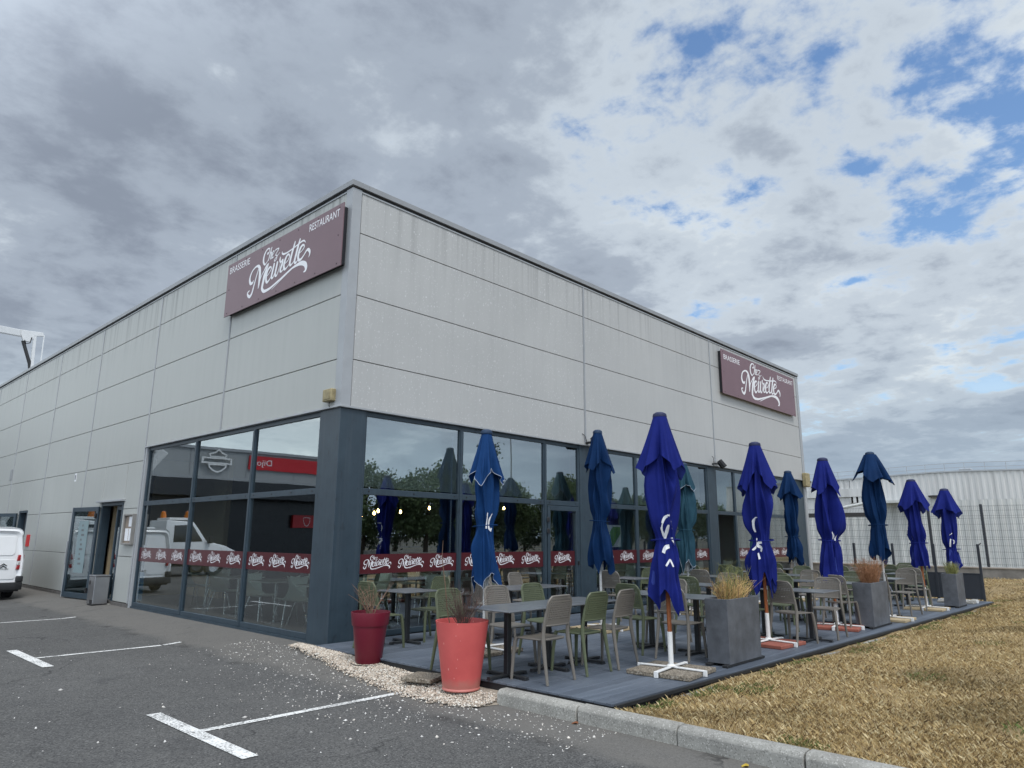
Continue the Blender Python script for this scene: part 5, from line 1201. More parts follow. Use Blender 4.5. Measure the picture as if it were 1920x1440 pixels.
MB().tube([(-0.06, 0.12, 0.60), (-0.10, 0.15, 0.85), (-0.13, 0.16, 1.12), (-0.17, 0.18, 1.40), (-0.16, 0.18, 1.60)], [0.006, 0.006, 0.005, 0.004, 0.002], 5).build('cane', 'twig', t)
t = thing('paving_slab', 'loose brown aggregate slab lying on the gravel beside the salmon pot', 'slab', (-0.42, -2.72, -0.03), R(20))
MB().box(-0.2, 0.2, -0.2, 0.2, 0, 0.045).build('slab', 'slab_agg', t, bevel=0.008)
def planter(x0, x1, y0, y1, h, label, seed, plant):
    cx, cy_ = (x0 + x1) / 2, (y0 + y1) / 2; t = thing('planter', label, 'planter', (cx, cy_, DZ), 0.0, 'slate grey square planters along the deck edge')
    a, b_ = (x1 - x0) / 2, (y1 - y0) / 2; f = 0.97; z0 = 0.035
    b = MB(); o_ = [(-a * f, -b_ * f), (a * f, -b_ * f), (a * f, b_ * f), (-a * f, b_ * f)]; O_ = [(-a, -b_), (a, -b_), (a, b_), (-a, b_)]; I_ = [(p[0] * 0.93, p[1] * 0.93) for p in O_]
    rows = [[(p[0], p[1], z0) for p in o_], [(p[0], p[1], h) for p in O_], [(p[0], p[1], h) for p in I_], [(p[0] * 0.95, p[1] * 0.95, h - 0.14) for p in I_]]
    b.grid(rows, True); b.add(rows[0], [(0, 1, 2, 3)]); b.build('planter_box', 'planter', t, bevel=0.006)
    b = MB(); b.add([(p[0] * 0.95, p[1] * 0.95, h - 0.10) for p in I_], [(0, 1, 2, 3)]); b.build('soil', 'soil', t)
    b = MB()
    for s in (-1, 1): b.box(-a * 1.15, a * 1.2, s * b_ * 0.72 - 0.035, s * b_ * 0.72 + 0.035, 0.003, 0.032)
    b.build('skids', 'deck_side', t, bevel=0.004)
    plant(t, h - 0.10)
def pl1(t, z):
    stems(170, 0.46, 0.34, 0.0040, 'straw', 'dry_grass_tuft', t, 21, z, 0.5, 1, 0.20, 0.8, ky=0.6); stems(34, 0.62, 0.36, 0.0032, 'weed', 'dry_weeds', t, 22, z, 0.1, 4, 0.2, ky=0.6)
    stems(18, 0.42, 0.5, 0.005, 'twig', 'dead_stalks', t, 24, z, 0.1, 2, 0.2, ky=0.6)
def pl2(t, z):
    stems(200, 0.58, 0.36, 0.0034, 'straw_brown', 'brown_shrub', t, 31, z, 0.15, 5, 0.2, ky=0.6); stems(10, 0.16, 0.34, 0.005, 'straw_brown', 'hanging_stalks', t, 35, z + 0.08, 2.6, 1, 0.2, ky=0.6)
def pl3(t, z):
    stems(120, 0.42, 0.28, 0.0034, 'weed', 'withered_shrub', t, 41, z, 0.3, 5, 0.15, ky=0.6)
planter(2.38, 3.30, -5.16, -4.85, 0.80, 'slate planter with straw-coloured grass, nearest the front parasol', 1, pl1)
planter(7.70, 8.67, -5.27, -4.95, 0.78, 'slate planter with a bushy brown dried shrub, middle of the three', 2, pl2)
planter(13.28, 14.05, -5.48, -5.17, 0.76, 'slate planter with a small withered green shrub at the deck end', 3, pl3)
b = MB(); b.box(-0.34, 0.34, -0.06, 0.06, 0, 0.075); o = b.build('base_block', 'kerb', None, bevel=0.006); o.location = (15.05, -5.44, DZ + 0.002); o.rotation_euler = (0, 0, 0.05); tag(o, 'pale concrete block on the deck right of the last planter', 'block')
# screen closing the end of the deck
t = thing('end_screen', 'dark anthracite screen with posts closing the far end of the deck', 'screen', (15.98, 0, DZ))
for (ya, yb_) in ((-5.50, -4.52), (-4.46, -3.5), (-3.44, -2.48)):
    MB().box(-0.015, 0.015, ya, yb_, 0.03, 0.66).build('panel', 'screen', t); MB().box(-0.025, 0.025, ya, yb_, 0.661, 0.685).build('top_rail', 'screen', t)
for yp in (-5.52, -4.49, -3.47, -2.45): MB().box(-0.03, 0.03, yp - 0.03, yp + 0.03, 0.0, 1.43).build('post', 'screen', t, bevel=0.004)
MB().tube([(0, -5.52, 1.38), (0, -5.60, 1.46)], 0.012, 6).build('hook', 'screen', t)

# ------------------------------------------------------------------ fence, wall and warehouse beyond the terrace
def background():
    FX = 22.0
    w = thing('retaining_wall', 'low stained concrete wall under the mesh fence', 'wall', (FX, 0, 0))
    b = MB(); b.box(-0.06, 0.14, -30, 14, -0.3, 0.66); b.build('wall', 'old_wall', w)
    y = -14.0
    while y < 13:
        MB().box(-0.09, 0.17, y + 0.01, y + 1.99, 0.661, 0.71).build('coping', 'wall_cap', w, bevel=0.01); y += 2.0
    f = thing('mesh_fence', 'anthracite wire mesh fence on the low wall', 'fence', (FX + 0.05, 0, 0.70))
    y = -12.6; ys = []
    while y < 10: ys.append(y); y += 1.58
    for k, yp in enumerate(ys):
        b = MB(); b.box(-0.035, 0.035, yp - 0.035, yp + 0.035, -0.15, 2.06); b.build('post', 'screen', f, bevel=0.004)
        if k == len(ys) - 1: break
        b = MB(); n = 28
        def wire(p, q, r):
            p, q = Vector(p), Vector(q); d = (q - p).normalized(); a = Vector((1, 0, 0)); c = d.cross(a)
            vs = []
            for e in (p, q):
                for j in range(3): t = 2.094 * j; vs.append(e + (a * math.cos(t) + c * math.sin(t)) * r)
            b.add(vs, [(0, 1, 4, 3), (1, 2, 5, 4), (2, 0, 3, 5)])
        for i in range(n): yy = yp + 0.045 + (1.58 - 0.09) * i / (n - 1); wire((0, yy, 0.05), (0, yy, 2.03), 0.0035)
        for z in (0.10, 0.30, 0.50, 0.70, 0.90, 0.98, 1.20, 1.40, 1.60, 1.68, 1.85, 2.0): wire((0.006, yp + 0.03, z), (0.006, yp + 1.55, z), 0.004)
        o = b.build('wire_panel', 'wire', f); o['kind'] = 'stuff'
    # warehouse: profiled white sheet, gently pitched verge, dark loading opening, roof rail
    W = thing('warehouse', 'long white profiled-metal warehouse behind the fence', 'building', (40.0, 0, 0))
    def ribbed(y0, y1, zb, zt, pitch, depth, mat, name, x=0.0):
        n = int((y1 - y0) / pitch); b = MB(); lo, hi = [], []
        for i in range(n):
            ya = y0 + i * pitch
            for (t, d) in ((0.0, 0), (0.40, 0), (0.52, depth), (0.88, depth)):
                yy = ya + t * pitch; lo.append((x - d, yy, zb(yy) if callable(zb) else zb)); hi.append((x - d, yy, zt(yy) if callable(zt) else zt))
        b.grid([lo, hi]); return b.build(name, mat, W)
    def roof(y): return 5.33 - 0.055 * max(0, y - 0.5) * 0.55 - 0.045 * max(0, -y - 1.0) * 0.6
    ribbed(-13, 5.0, 3.75, roof, 0.30, 0.03, 'white_clad', 'upper_sheet')
    ribbed(-13, 3.4, 0.0, 3.75, 0.42, 0.05, 'white_sheet', 'lower_sheet', -0.02)
    ribbed(5.0, 32, 4.62, roof, 0.30, 0.03, 'white_clad', 'upper_sheet')
    MB().box(-0.06, 0.1, 3.4, 32, 4.12, 4.62).build('fascia', 'white_clad', W); MB().box(-0.03, 0.1, 3.4, 5.0, 3.75, 4.12).build('fascia', 'white_clad', W)
    MB().box(0.4, 0.6, 3.4, 32, 3.0, 4.15).build('loading_recess', 'dark', W)
    MB().box(-0.05, 0.3, 3.2, 32, 2.7, 3.15).build('loading_lintel', 'room_dark', W)
    ribbed(3.4, 32, 0.0, 2.9, 0.42, 0.05, 'white_sheet', 'lower_sheet', -0.08)
    b = MB(); b.tube([(-1.2, 5.6, 3.35), (-1.2, 3.4, 3.74)], 0.09, 8); b.build('awning_roll', 'white_sheet', W)
    MB().box(-0.9, -0.05, 1.25, 3.35, 3.66, 3.80).build('canopy', 'white_sheet', W); MB().box(-0.95, -0.9, 1.3, 2.0, 3.30, 3.46).build('tarp', 'tarp', W)
    MB().box(-0.3, 0.0, -0.4, 0.7, 3.95, 4.05).build('bracket', 'room_dark', W)
    b = MB()
    lo = [(-0.08, y, roof(y)) for y in np.linspace(-13, 32, 60)]; 
    b.grid([lo, [(p[0], p[1], p[2] + 0.07) for p in lo], [(p[0] + 0.5, p[1], p[2] + 0.07) for p in lo]]); b.build('verge_trim', 'galv', W)
    MB().box(0.05, 30, -13, 32, 0, 4.4).build('hall', 'white_clad', W)
    b = MB(); b.grid([[(0.0, y, roof(y) - 0.05) for y in np.linspace(-13, 32, 60)], [(30.0, y, roof(y) - 0.05) for y in np.linspace(-13, 32, 60)]]); b.build('roof', 'galv', W)
    b = MB(); 
    ys2 = np.arange(-12.9, 32, 0.98)
    for yy in ys2: b.bar((0.3, yy, roof(yy)), (0.3, yy, roof(yy) + 0.52), 0.03, 0.03)
    for dz in (0.27, 0.52):
        for a, c in zip(ys2, ys2[1:]): b.bar((0.3, a, roof(a) + dz), (0.3, c, roof(c) + dz), 0.028, 0.028)
    b.build('roof_rail', 'galv', W)
    MB().box(0.6, 1.2, -1.4, -0.8, 5.2, 5.55).build('roof_vent', 'galv', W, bevel=0.03)
background()

# ------------------------------------------------------------------ vehicles
def wheel(parent, x, y, z, r, wd, side):
    w = put('wheel', None, parent, (x, y, z), (0, R(90), 0))
    MB().lathe([(r * 0.62, -wd / 2), (r * 0.9, -wd / 2), (r, -wd / 2 + 0.03), (r, wd / 2 - 0.03), (r * 0.9, wd / 2), (r * 0.62, wd / 2)], 28).build('tyre', 'tyre', w, smooth=True)
    MB().lathe([(0.0, wd * 0.30 * side), (r * 0.3, wd * 0.34 * side), (r * 0.5, wd * 0.22 * side), (r * 0.63, wd * 0.42 * side)], 24).build('rim', 'rim', w, smooth=True)
def van():
    t = thing('parked_van', 'white panel van parked by the wall at the left edge', 'van', (-1.83, 13.15, -0.085))
    # local: rear face at y=0, nose at y=4.4
    def sec(y, zt, hw, zb=0.28, r=0.16, hr=None):
        hr = hr if hr is not None else hw * 0.90; pts = []
        zbelt = min(1.0, zt - 0.15)
        pts += [(-hw * 0.94, zb), (-hw, zb + 0.10), (-hw, zbelt)]
        top = [(-hr, zt - r)]
        for k in range(5):
            a = math.pi - k * math.pi / 2 / 4; top.append((-(hr - r) + r * math.cos(a), zt - r + r * math.sin(a)))
        pts += top; pts += [(0.0, zt + 0.015)]
        pts += [(-p[0], p[1]) for p in reversed(top)] + [(hw, zbelt), (hw, zb + 0.10), (hw * 0.94, zb)]
        return [(p[0], y, p[1]) for p in pts]
    S = [sec(0.10, 1.70, 0.80, 0.36, .14), sec(0.03, 1.76, 0.88, .33, .15), sec(0.06, 1.82, 0.915), sec(0.14, 1.845, 0.925), sec(0.5, 1.86, 0.925), sec(1.6, 1.87, 0.925), sec(2.6, 1.86, 0.92), sec(3.0, 1.80, 0.91), sec(3.55, 1.16, 0.90, hr=0.80), sec(4.2, 1.02, 0.84, hr=0.72, r=.12), sec(4.42, 0.80, 0.70, .36, .1, .6)]
    # rear face leans forward at the top
    for k in (0, 1, 2):
        S[k] = [(p[0], p[1] + 0.12 * max(0, (p[2] - 0.95)), p[2]) for p in S[k]]
    b = MB(); b.grid(S, True); b.add(S[0], [tuple(range(len(S[0])))]); b.add(S[-1], [tuple(range(len(S[-1])))]); b.build('body', 'van', t, smooth=True)
    # rear doors: panel relief, seam, lamps, bumper
    def ry(z): return 0.095 + 0.12 * max(0, z - 0.95)
    def plate(pts, off, mat, name, th=0.006, bev=0.0):
        b = MB(); n = len(pts); f = [(p[0], ry(p[1]) - off - th, p[1]) for p in pts]; g = [(p[0], ry(p[1]) - off + 0.004, p[1]) for p in pts]
        b.add(f + g, [tuple(range(n)), tuple(range(2 * n - 1, n - 1, -1))] + [(i, i + n, (i + 1) % n + n, (i + 1) % n) for i in range(n)])
        return b.build(name, mat, t, bevel=bev)
    def rr_(x0, x1, z0, z1, r=0.08):
        o = []
        for (cx, cz, a0) in ((x1 - r, z1 - r, 0), (x0 + r, z1 - r, 90), (x0 + r, z0 + r, 180), (x1 - r, z0 + r, 270)):
            for k in range(5): a = R(a0 + 22.5 * k); o.append((cx + r * math.cos(a), cz + r * math.sin(a)))
        return o
    for s in (-1, 1):
        x0, x1 = (0.04, 0.70) if s > 0 else (-0.70, -0.04)
        plate(rr_(x0, x1, 1.13, 1.62), 0.0, 'van', 'door_panel', 0.012, 0.004)
        plate(rr_(x0 - 0.02 if s > 0 else x0 - 0.05, x1 + 0.05 if s > 0 else x1 + 0.02, 0.52, 1.02, .05), 0.0, 'van', 'door_panel', 0.009, 0.003)
    MB().box(-0.006, 0.006, 0.07, 0.10, 0.45, 1.66).build('door_seam', 'van_plastic', t)
    plate(rr_(-0.28, 0.28, 0.56, 0.68, 0.015), 0.010, 'paper', 'licence_plate', 0.006)
    text_obj('licence_lettering', 'DA-058-TU', 0.095, 'black', t, (-0.22, ry(0.6) - 0.0185, 0.59), (R(90), 0, 0), width=0.44, extrude=0.0005)
    for s in (-1, 1):
        lo = [(0.74 * s, 0.78), (0.90 * s, 0.76), (0.915 * s, 1.18), (0.80 * s, 1.20), (0.765 * s, 1.0)]
        def lamp(z0, z1, mat, nm):
            b = MB(); P = [(0.765 * s, z0), (0.935 * s, z0), (0.930 * s, z1), (0.785 * s, z1)]
            f = [(p[0], ry(p[1]) - 0.075 if abs(p[0]) < .9 else 0.14, p[1]) for p in P]; g = [(p[0] * 0.97, 0.22, p[1]) for p in P]
            b.add(f + g, [(0, 1, 2, 3), (7, 6, 5, 4)] + [(i, i + 4, (i + 1) % 4 + 4, (i + 1) % 4) for i in range(4)]); b.build(nm, mat, t, bevel=0.014, seg=2, smooth=True)
        lamp(0.76, 0.875, 'lamp_red', 'tail_light'); lamp(0.876, 0.985, 'lamp_white', 'tail_light'); lamp(0.986, 1.14, 'lamp_red', 'tail_light')
    b = MB(); b.prism([(-0.95, 0.10), (-0.93, -0.02), (-0.75, -0.06), (0.75, -0.06), (0.93, -0.02), (0.95, 0.10), (0.95, 0.55), (0.90, 0.55), (0.90, 0.2), (-0.90, 0.2), (-0.90, 0.55), (-0.95, 0.55)], 2, 0.25, 0.44); b.build('rear_bumper', 'van_plastic', t, bevel=0.02, seg=2, smooth=True)
    for s in (-1, 1): b = MB(); b.box(0.78 * s if s > 0 else -0.94, 0.94 if s > 0 else -0.78, -0.01, 0.35, 0.44, 0.60); b.build('bumper_corner', 'van_plastic', t, bevel=0.03, seg=2, smooth=True)
    # twin chevron badge and lettering on the right door
    b = MB()
    for k in range(2):
        z = 0.915 - 0.055 * k; st = stroke2d([(0.40, z - 0.055), (0.475, z), (0.55, z - 0.055)], [.02, .03, .02], 1)
        vs = []
        for a, c in st: vs += [(a.x, ry(a.y) - 0.018, a.y), (c.x, ry(c.y) - 0.018, c.y)]
        b.add(vs, [(2 * j, 2 * j + 2, 2 * j + 3, 2 * j + 1) for j in range(len(st) - 1)])
    b.build('badge', 'black', t)
    text_obj('badge_lettering', 'CITROËN', 0.05, 'black', t, (0.37, ry(0.77) - 0.0185, 0.765), (R(90), 0, 0), width=0.22, extrude=0.0005)
    for (yy) in (0.85, 3.6):
        for s in (-1, 1): wheel(t, 0.80 * s, yy, 0.315, 0.315, 0.2, s)
    b = MB()
    for s in (-1, 1): b.add([(0.927 * s * 0.985, 2.35, 1.08), (0.927 * s * .985, 3.35, 1.05), (0.86 * s, 2.95, 1.60), (0.85 * s, 2.35, 1.66)], [(0, 1, 2, 3)])
    b.build('side_window', 'auto_glass', t)
    b = MB(); b.add([(-0.78, 3.50, 1.19), (0.78, 3.50, 1.19), (0.72, 3.06, 1.70), (-0.72, 3.06, 1.70)], [(0, 1, 2, 3)]); b.build('windscreen', 'auto_glass', t)
    MB().box(-0.90, 0.90, 0.15, 4.2, 0.20, 0.34).build('underbody', 'van_plastic', t)
van()
def truck():
    t = thing('platform_truck', 'white boom-lift truck whose arm reaches over the roof at the left', 'truck', (-8.6, 22.0, -0.10), 0)
    # nose towards -X (x=0), body runs to +X
    prof = [(0.0, 0.55), (0.02, 1.0), (0.55, 1.25), (1.35, 1.42), (1.95, 2.22), (3.1, 2.30), (3.12, 0.55)]
    b = MB(); b.prism(prof, 1, -0.98, 0.98); b.build('cab', 'van', t, bevel=0.06, seg=2, smooth=True)
    for s in (-1, 1): 
        b = MB(); y = 0.99 * s; b.add([(1.55, y, 1.42), (2.75, y, 1.40), (2.75, y, 2.08), (2.02, y, 2.10)], [(0, 1, 2, 3)]); b.build('side_window', 'auto_glass', t)
        MB().box(1.2, 1.35, 0.99 * s if s > 0 else -1.2, 1.2 if s > 0 else -0.99, 1.35, 1.62).build('mirror', 'van_plastic', t, bevel=0.02)
    b = MB(); b.add([(1.37, -0.85, 1.46), (1.37, 0.85, 1.46), (1.90, 0.8, 2.16), (1.90, -0.8, 2.16)], [(0, 1, 2, 3)]); b.build('windscreen', 'auto_glass', t)
    MB().box(3.2, 6.2, -1.0, 1.0, 0.75, 1.25).build('flatbed', 'boom_white', t, bevel=0.03); MB().box(0.2, 6.1, -0.6, 0.6, 0.4, 0.7).build('chassis', 'van_plastic', t)
    MB().box(3.5, 4.6, -0.9, 0.9, 1.25, 2.0).build('service_box', 'boom_white', t, bevel=0.05)
    MB().box(2.0, 2.9, -0.7, 0.7, 2.30, 2.40).build('beacon_bar', 'white_metal', t, bevel=0.02)
    for x in (2.1, 2.75): MB().lathe([(0.13, 2.40), (0.13, 2.48), (0.09, 2.66), (0.0, 2.70)], 14, (x, -0.5 if x < 2.5 else 0.4)).build('beacon', 'beacon', t, smooth=True)
    for x in (0.95, 5.0):
        for s in (-1, 1): 
            w = put('wheel', None, t, (x, 0.85 * s, 0.38), (R(90), 0, 0)); MB().lathe([(0.22, -0.12), (0.36, -0.12), (0.38, -0.09), (0.38, 0.09), (0.36, 0.12), (0.22, 0.12)], 24).build('tyre', 'tyre', w, smooth=True); MB().lathe([(0.0, 0.05), (0.22, 0.08), (0.24, 0.1)], 20).build('rim', 'rim', w); MB().lathe([(0.0, -0.05), (0.22, -0.08), (0.24, -0.1)], 20).build('rim', 'rim', w)
    MB().lathe([(0.45, 1.25), (0.40, 1.9), (0.3, 2.2), (0.0, 2.2)], 20, (5.4, 0)).build('turret', 'boom_white', t, smooth=True)
    b = MB(); b.bar((5.4, -0.1, 2.1), (3.2, -0.1, 5.2), 0.34, 0.34); b.build('lower_boom', 'boom_white', t, bevel=0.02)
    b = MB(); b.bar((3.3, 0.25, 5.1), (2.2, 3.0, 10.0), 0.30, 0.32); b.build('middle_boom', 'boom_white', t, bevel=0.02)
    # arm over the roof, placed in world terms: (x - loc)
    o = Vector((-8.6, 22.0, -0.10))
    def wp(x, y, z): return Vector((x, y, z)) - o
    A = wp(-6.3, 25.0, 9.95); K = wp(1.0, 27.97, 10.56)
    b = MB(); b.bar(A, K, 0.22, 0.30); b.build('upper_boom', 'boom_white', t, bevel=0.015)
    b = MB(); b.bar(wp(-1.5, 26.95, 10.33), wp(1.05, 27.97, 10.52), 0.17, 0.20); b.build('boom_extension', 'white_metal', t)
    b = MB(); b.prism([(0.95, 10.70), (1.82, 10.74), (1.86, 10.58), (1.55, 10.52), (1.35, 10.20), (1.10, 10.20), (0.98, 10.45)], 1, 0, 0.14)
    kn = b.build('knuckle', 'boom_white', t, bevel=0.01); kn.location = wp(0, 27.80, 0)
    b = MB(); b.bar(wp(1.52, 27.86, 10.55), wp(1.60, 27.86, 8.6), 0.12, 0.12); b.build('mast', 'boom_white', t, bevel=0.008)
    b = MB(); b.bar(wp(1.86, 27.80, 10.62), wp(1.90, 27.80, 8.6), 0.04, 0.04); b.build('levelling_rod', 'boom_white', t)
    b = MB(); b.tube([wp(1.10, 27.9, 10.22), wp(1.48, 27.86, 9.2), wp(1.50, 27.86, 8.9)], [0.075, 0.075, 0.04], 10); b.build('ram', 'van_plastic', t, smooth=True)
    b = MB(); b.tube([wp(1.14, 27.8, 10.25), wp(1.22, 27.8, 10.08), wp(1.36, 27.8, 10.15), wp(1.40, 27.8, 10.42)], 0.022, 6); b.build('hose', 'van_plastic', t, smooth=True)
    MB().box(1.4 + 8.6, 2.6 + 8.6, 5.3, 6.4, 7.5, 8.7).build('work_basket', 'galv', t)
truck()

# ------------------------------------------------------------------ what stands opposite and is mirrored in the glass
def opposite():
    s = thing('showroom', 'grey motorcycle showroom with emblem and red band, mirrored in the left windows', 'building', (0, 40.0, 0))
    MB().box(-44, -6, 0, 14, 0, 7.55).build('wall', 'showroom', s); MB().box(-44.1, -5.9, -0.12, 14, 7.55, 7.74).build('parapet_cap', 'trim', s)
    b = MB()
    for x in range(-42, -6, 4): b.box(x - 0.03, x + 0.03, -0.03, 0.0, 4.4, 7.55)
    b.build('cover_strips', 'cap', s)
    MB().box(-44, -6, -2.2, -0.02, 5.28, 5.5).build('canopy_roof', 'trim', s); MB().box(-44, -6, -2.2, -0.03, 4.15, 5.27).build('canopy_fascia', 'showroom_dark', s)
    MB().box(-44, -6, -0.06, -0.005, 0.0, 4.15).build('shop_glazing', 'showroom_dark', s)
    MB().box(-34, -18.1, -0.14, -0.04, 6.36, 7.36).build('red_band', 'showroom_red', s)
    text_obj('band_lettering', 'Dijon', 0.62, 'white_ink', s, (-19.98, -0.145, 6.68), (R(90), 0, 0), width=1.5, extrude=0.002)
    e = put('emblem', None, s, (-15.76, -0.2, 6.74))
    def outline(pts, w, nm):
        b = MB(); n = len(pts); c = Vector((sum(p[0] for p in pts) / n, sum(p[1] for p in pts) / n))
        inn = []
        for i in range(n):
            p0, p1, p2 = Vector(pts[i - 1]), Vector(pts[i]), Vector(pts[(i + 1) % n]); n1 = (p1 - p0).normalized(); n2 = (p2 - p1).normalized()
            m_ = (Vector((-n1.y, n1.x)) + Vector((-n2.y, n2.x))).normalized(); k = 1 / max(0.4, m_.dot(Vector((-n1.y, n1.x)))); q = p1 + m_ * w * k
            inn.append(q)
        f = [(p[0], -0.06, p[1]) for p in pts] + [(q.x, -0.06, q.y) for q in inn] + [(p[0], 0.06, p[1]) for p in pts] + [(q.x, 0.06, q.y) for q in inn]
        fs = []
        for i in range(n):
            j = (i + 1) % n; fs += [(i, j, n + j, n + i), (2 * n + i, 3 * n + i, 3 * n + j, 2 * n + j), (i, 2 * n + i, 2 * n + j, j), (n + i, n + j, 3 * n + j, 3 * n + i)]
        b.add(f, fs); b.build(nm, 'white_metal', e)
    outline([(-1.12, -0.20), (1.12, -0.20), (1.12, 0.26), (-1.12, 0.26)], 0.11, 'emblem_bar')
    outline([(-0.62, 0.27), (0.62, 0.27), (0.72, 0.52), (0.45, 0.60), (0.25, 0.66), (0.0, 0.88), (-0.25, 0.66), (-0.45, 0.60), (-0.72, 0.52)], 0.09, 'emblem_crest')
    outline([(0.72, -0.21), (-0.72, -0.21), (-0.66, -0.46), (-0.36, -0.70), (0.0, -0.84), (0.36, -0.70), (0.66, -0.46)], 0.09, 'emblem_shield')
    MB().box(-24.2, -21.9, -0.4, -0.1, 2.2, 3.15).build('red_panel', 'showroom_red', s)
    outline2 = MB(); st = stroke2d([(-23.35, 2.95), (-23.3, 2.55), (-23.05, 2.32), (-22.8, 2.55), (-22.75, 2.95), (-23.35, 2.95)], [.05] * 3, 3)
    vs = []
    for a, c in st: vs += [(a.x, -0.405, a.y), (c.x, -0.405, c.y)]
    outline2.add(vs, [(2 * j, 2 * j + 2, 2 * j + 3, 2 * j + 1) for j in range(len(st) - 1)]); outline2.build('shield_mark', 'white_ink', s)
    for i, (x, y) in enumerate(((-7.4, 12.2), (-8.5, 10.6), (-6.6, 9.0))):
        c = thing('traffic_cone', ['red and white traffic cone farthest from the restaurant, seen in the glass', 'red and white traffic cone in the middle of three, seen in the glass', 'red and white traffic cone nearest the restaurant, seen in the glass'][i], 'cone', (x, y, -0.10), 0, 'traffic cones')
        MB().box(-0.18, 0.18, -0.18, 0.18, 0, 0.03).build('base', 'tyre', c); MB().lathe([(0.14, 0.03), (0.11, 0.2)], 18).build('cone_red', 'red', c); MB().lathe([(0.11, 0.2), (0.085, 0.33)], 18).build('cone_band', 'white_metal', c); MB().lathe([(0.085, 0.33), (0.055, 0.48), (0.03, 0.55)], 18).build('cone_tip', 'red', c)
    # road and tree belt to the south
    b = MB(); b.box(-60, 120, -30, -23, -0.18, -0.14); tag(b.build('street', 'asphalt'), kind='structure')
    def leafm(name, a, c):
        t = NT(name); oi = t.new('ShaderNodeAttribute', attribute_name='tone'); t.l(t.mix(oi.outputs['Fac'], a, c), t.b.inputs['Base Color']); t.rough(0.7)
        return t.m
    kinds = [leafm('leaf_light', (0.085, 0.13, 0.045), (0.16, 0.21, 0.085)), leafm('leaf_dark', (0.035, 0.055, 0.026), (0.07, 0.10, 0.05)), leafm('leaf_mid', (0.06, 0.095, 0.036), (0.12, 0.165, 0.065))]
    M['bark'] = simple('bark', (0.07, 0.055, 0.04), 0.9, 0.3, 6)
    sp = [(22, -34, 7.5, 0, 2.6), (27.5, -38, 7.6, 2, 2.8), (31.5, -35, 7.2, 2, 2.6), (36.0, -38, 8.0, 2, 3.0), (40.5, -37, 10.2, 1, 2.4), (47, -40, 7.0, 0, 2.2), (52.5, -38, 7.6, 0, 2.6), (56.5, -40, 8.6, 0, 2.6), (60.5, -38, 7.0, 1, 2.4), (68, -40, 7.4, 2, 2.8), (76, -42, 7.2, 0, 2.8), (86, -42, 7.6, 2, 3.2), (98, -44, 7.4, 2, 3.4), (14, -36, 7.2, 2, 2.6), (112, -46, 8.0, 1, 3.4), (24, -44, 6.6, 1, 3.6), (30, -45, 6.4, 1, 3.8), (37, -46, 6.8, 1, 3.8), (44, -47, 6.2, 1, 3.8), (51, -47, 5.6, 1, 3.8), (58, -48, 5.8, 1, 3.8)]
    words = ['first', 'second', 'third', 'fourth', 'fifth', 'sixth', 'seventh', 'eighth', 'ninth', 'tenth', 'eleventh', 'twelfth', 'thirteenth', 'westernmost', 'easternmost', 'back-row first', 'back-row second', 'back-row third', 'back-row fourth', 'back-row fifth', 'back-row sixth']
    cname = ['light green feathery', 'dark conifer-like', 'mid green rounded']
    for i, (x, y, h, k, rx) in enumerate(sp):
        r_ = np.random.default_rng(100 + i); t = thing('tree', '%s tree, %s of the row mirrored in the front windows' % (cname[k], words[i]), 'tree', (x, y, -0.2), 0, 'row of trees south of the street')
        b = MB(); b.tube([(0, 0, 0), (0.1, 0, h * 0.3), (0.0, 0.1, h * 0.6), (0.1, 0, h * 0.85)], [0.2, 0.15, 0.1, 0.03], 7)
        for q in range(6):
            a = r_.uniform(0, 6.28); z = h * r_.uniform(0.25, 0.6); b.tube([(0.05, 0, z), (rx * 0.4 * math.cos(a), rx * 0.4 * math.sin(a), z + h * 0.15), (rx * 0.75 * math.cos(a), rx * 0.75 * math.sin(a), z + h * 0.25)], [0.07, 0.045, 0.015], 5)
        b.build('trunk', 'bark', t)
        nc = 70; cc = r_.normal(0, 1, (nc, 3)); cc /= np.linalg.norm(cc, axis=1)[:, None]; cc *= r_.uniform(0.35, 1.0, (nc, 1)) ** 0.5
        if k == 1: cc[:, 2] = r_.uniform(-1, 1, nc); wv = (1 - cc[:, 2]) * 0.42 + 0.12; cc[:, 0] *= wv; cc[:, 1] *= wv
        cc *= np.array([rx, rx, h * 0.40]); cc[:, 2] += h * 0.58
        n = 8200; ci = r_.integers(0, nc, n); P = cc[ci] + r_.normal(0, 0.34, (n, 3))
        s_ = r_.uniform(0.09, 0.2, n); u = r_.normal(0, 1, (n, 3)); u /= np.linalg.norm(u, axis=1)[:, None]; v = np.cross(u, r_.normal(0, 1, (n, 3))); v /= np.linalg.norm(v, axis=1)[:, None]
        V = np.stack([P - u * s_[:, None], P + v * s_[:, None] * .6, P + u * s_[:, None], P - v * s_[:, None] * .6], 1).reshape(-1, 3); F = np.arange(4 * n).reshape(-1, 4)
        me = np_mesh('crown', V, F, kinds[k]); at = me.attributes.new('tone', 'FLOAT', 'POINT'); at.data.foreach_set('value', np.repeat(r_.uniform(0, 1, n), 4).astype(np.float32)); put('crown', me, t)
    l = thing('street_lamp', 'tall grey street lamp mirrored in the front windows', 'street lamp', (37.0, -30.8, -0.15))
    MB().tube([(0, 0, 0), (0, 0, 9.9)], [0.09, 0.06], 10).build('mast', 'galv', l); MB().bar((0, 0, 9.95), (-1.6, 0, 10.25), 0.06, 0.06).build('arm', 'galv', l); MB().bar((0, 0, 9.95), (1.3, 0, 10.2), 0.06, 0.06).build('arm', 'galv', l)
    MB().box(-2.2, -1.5, -0.12, 0.12, 10.2, 10.3).build('lamp_head', 'galv', l)
opposite()

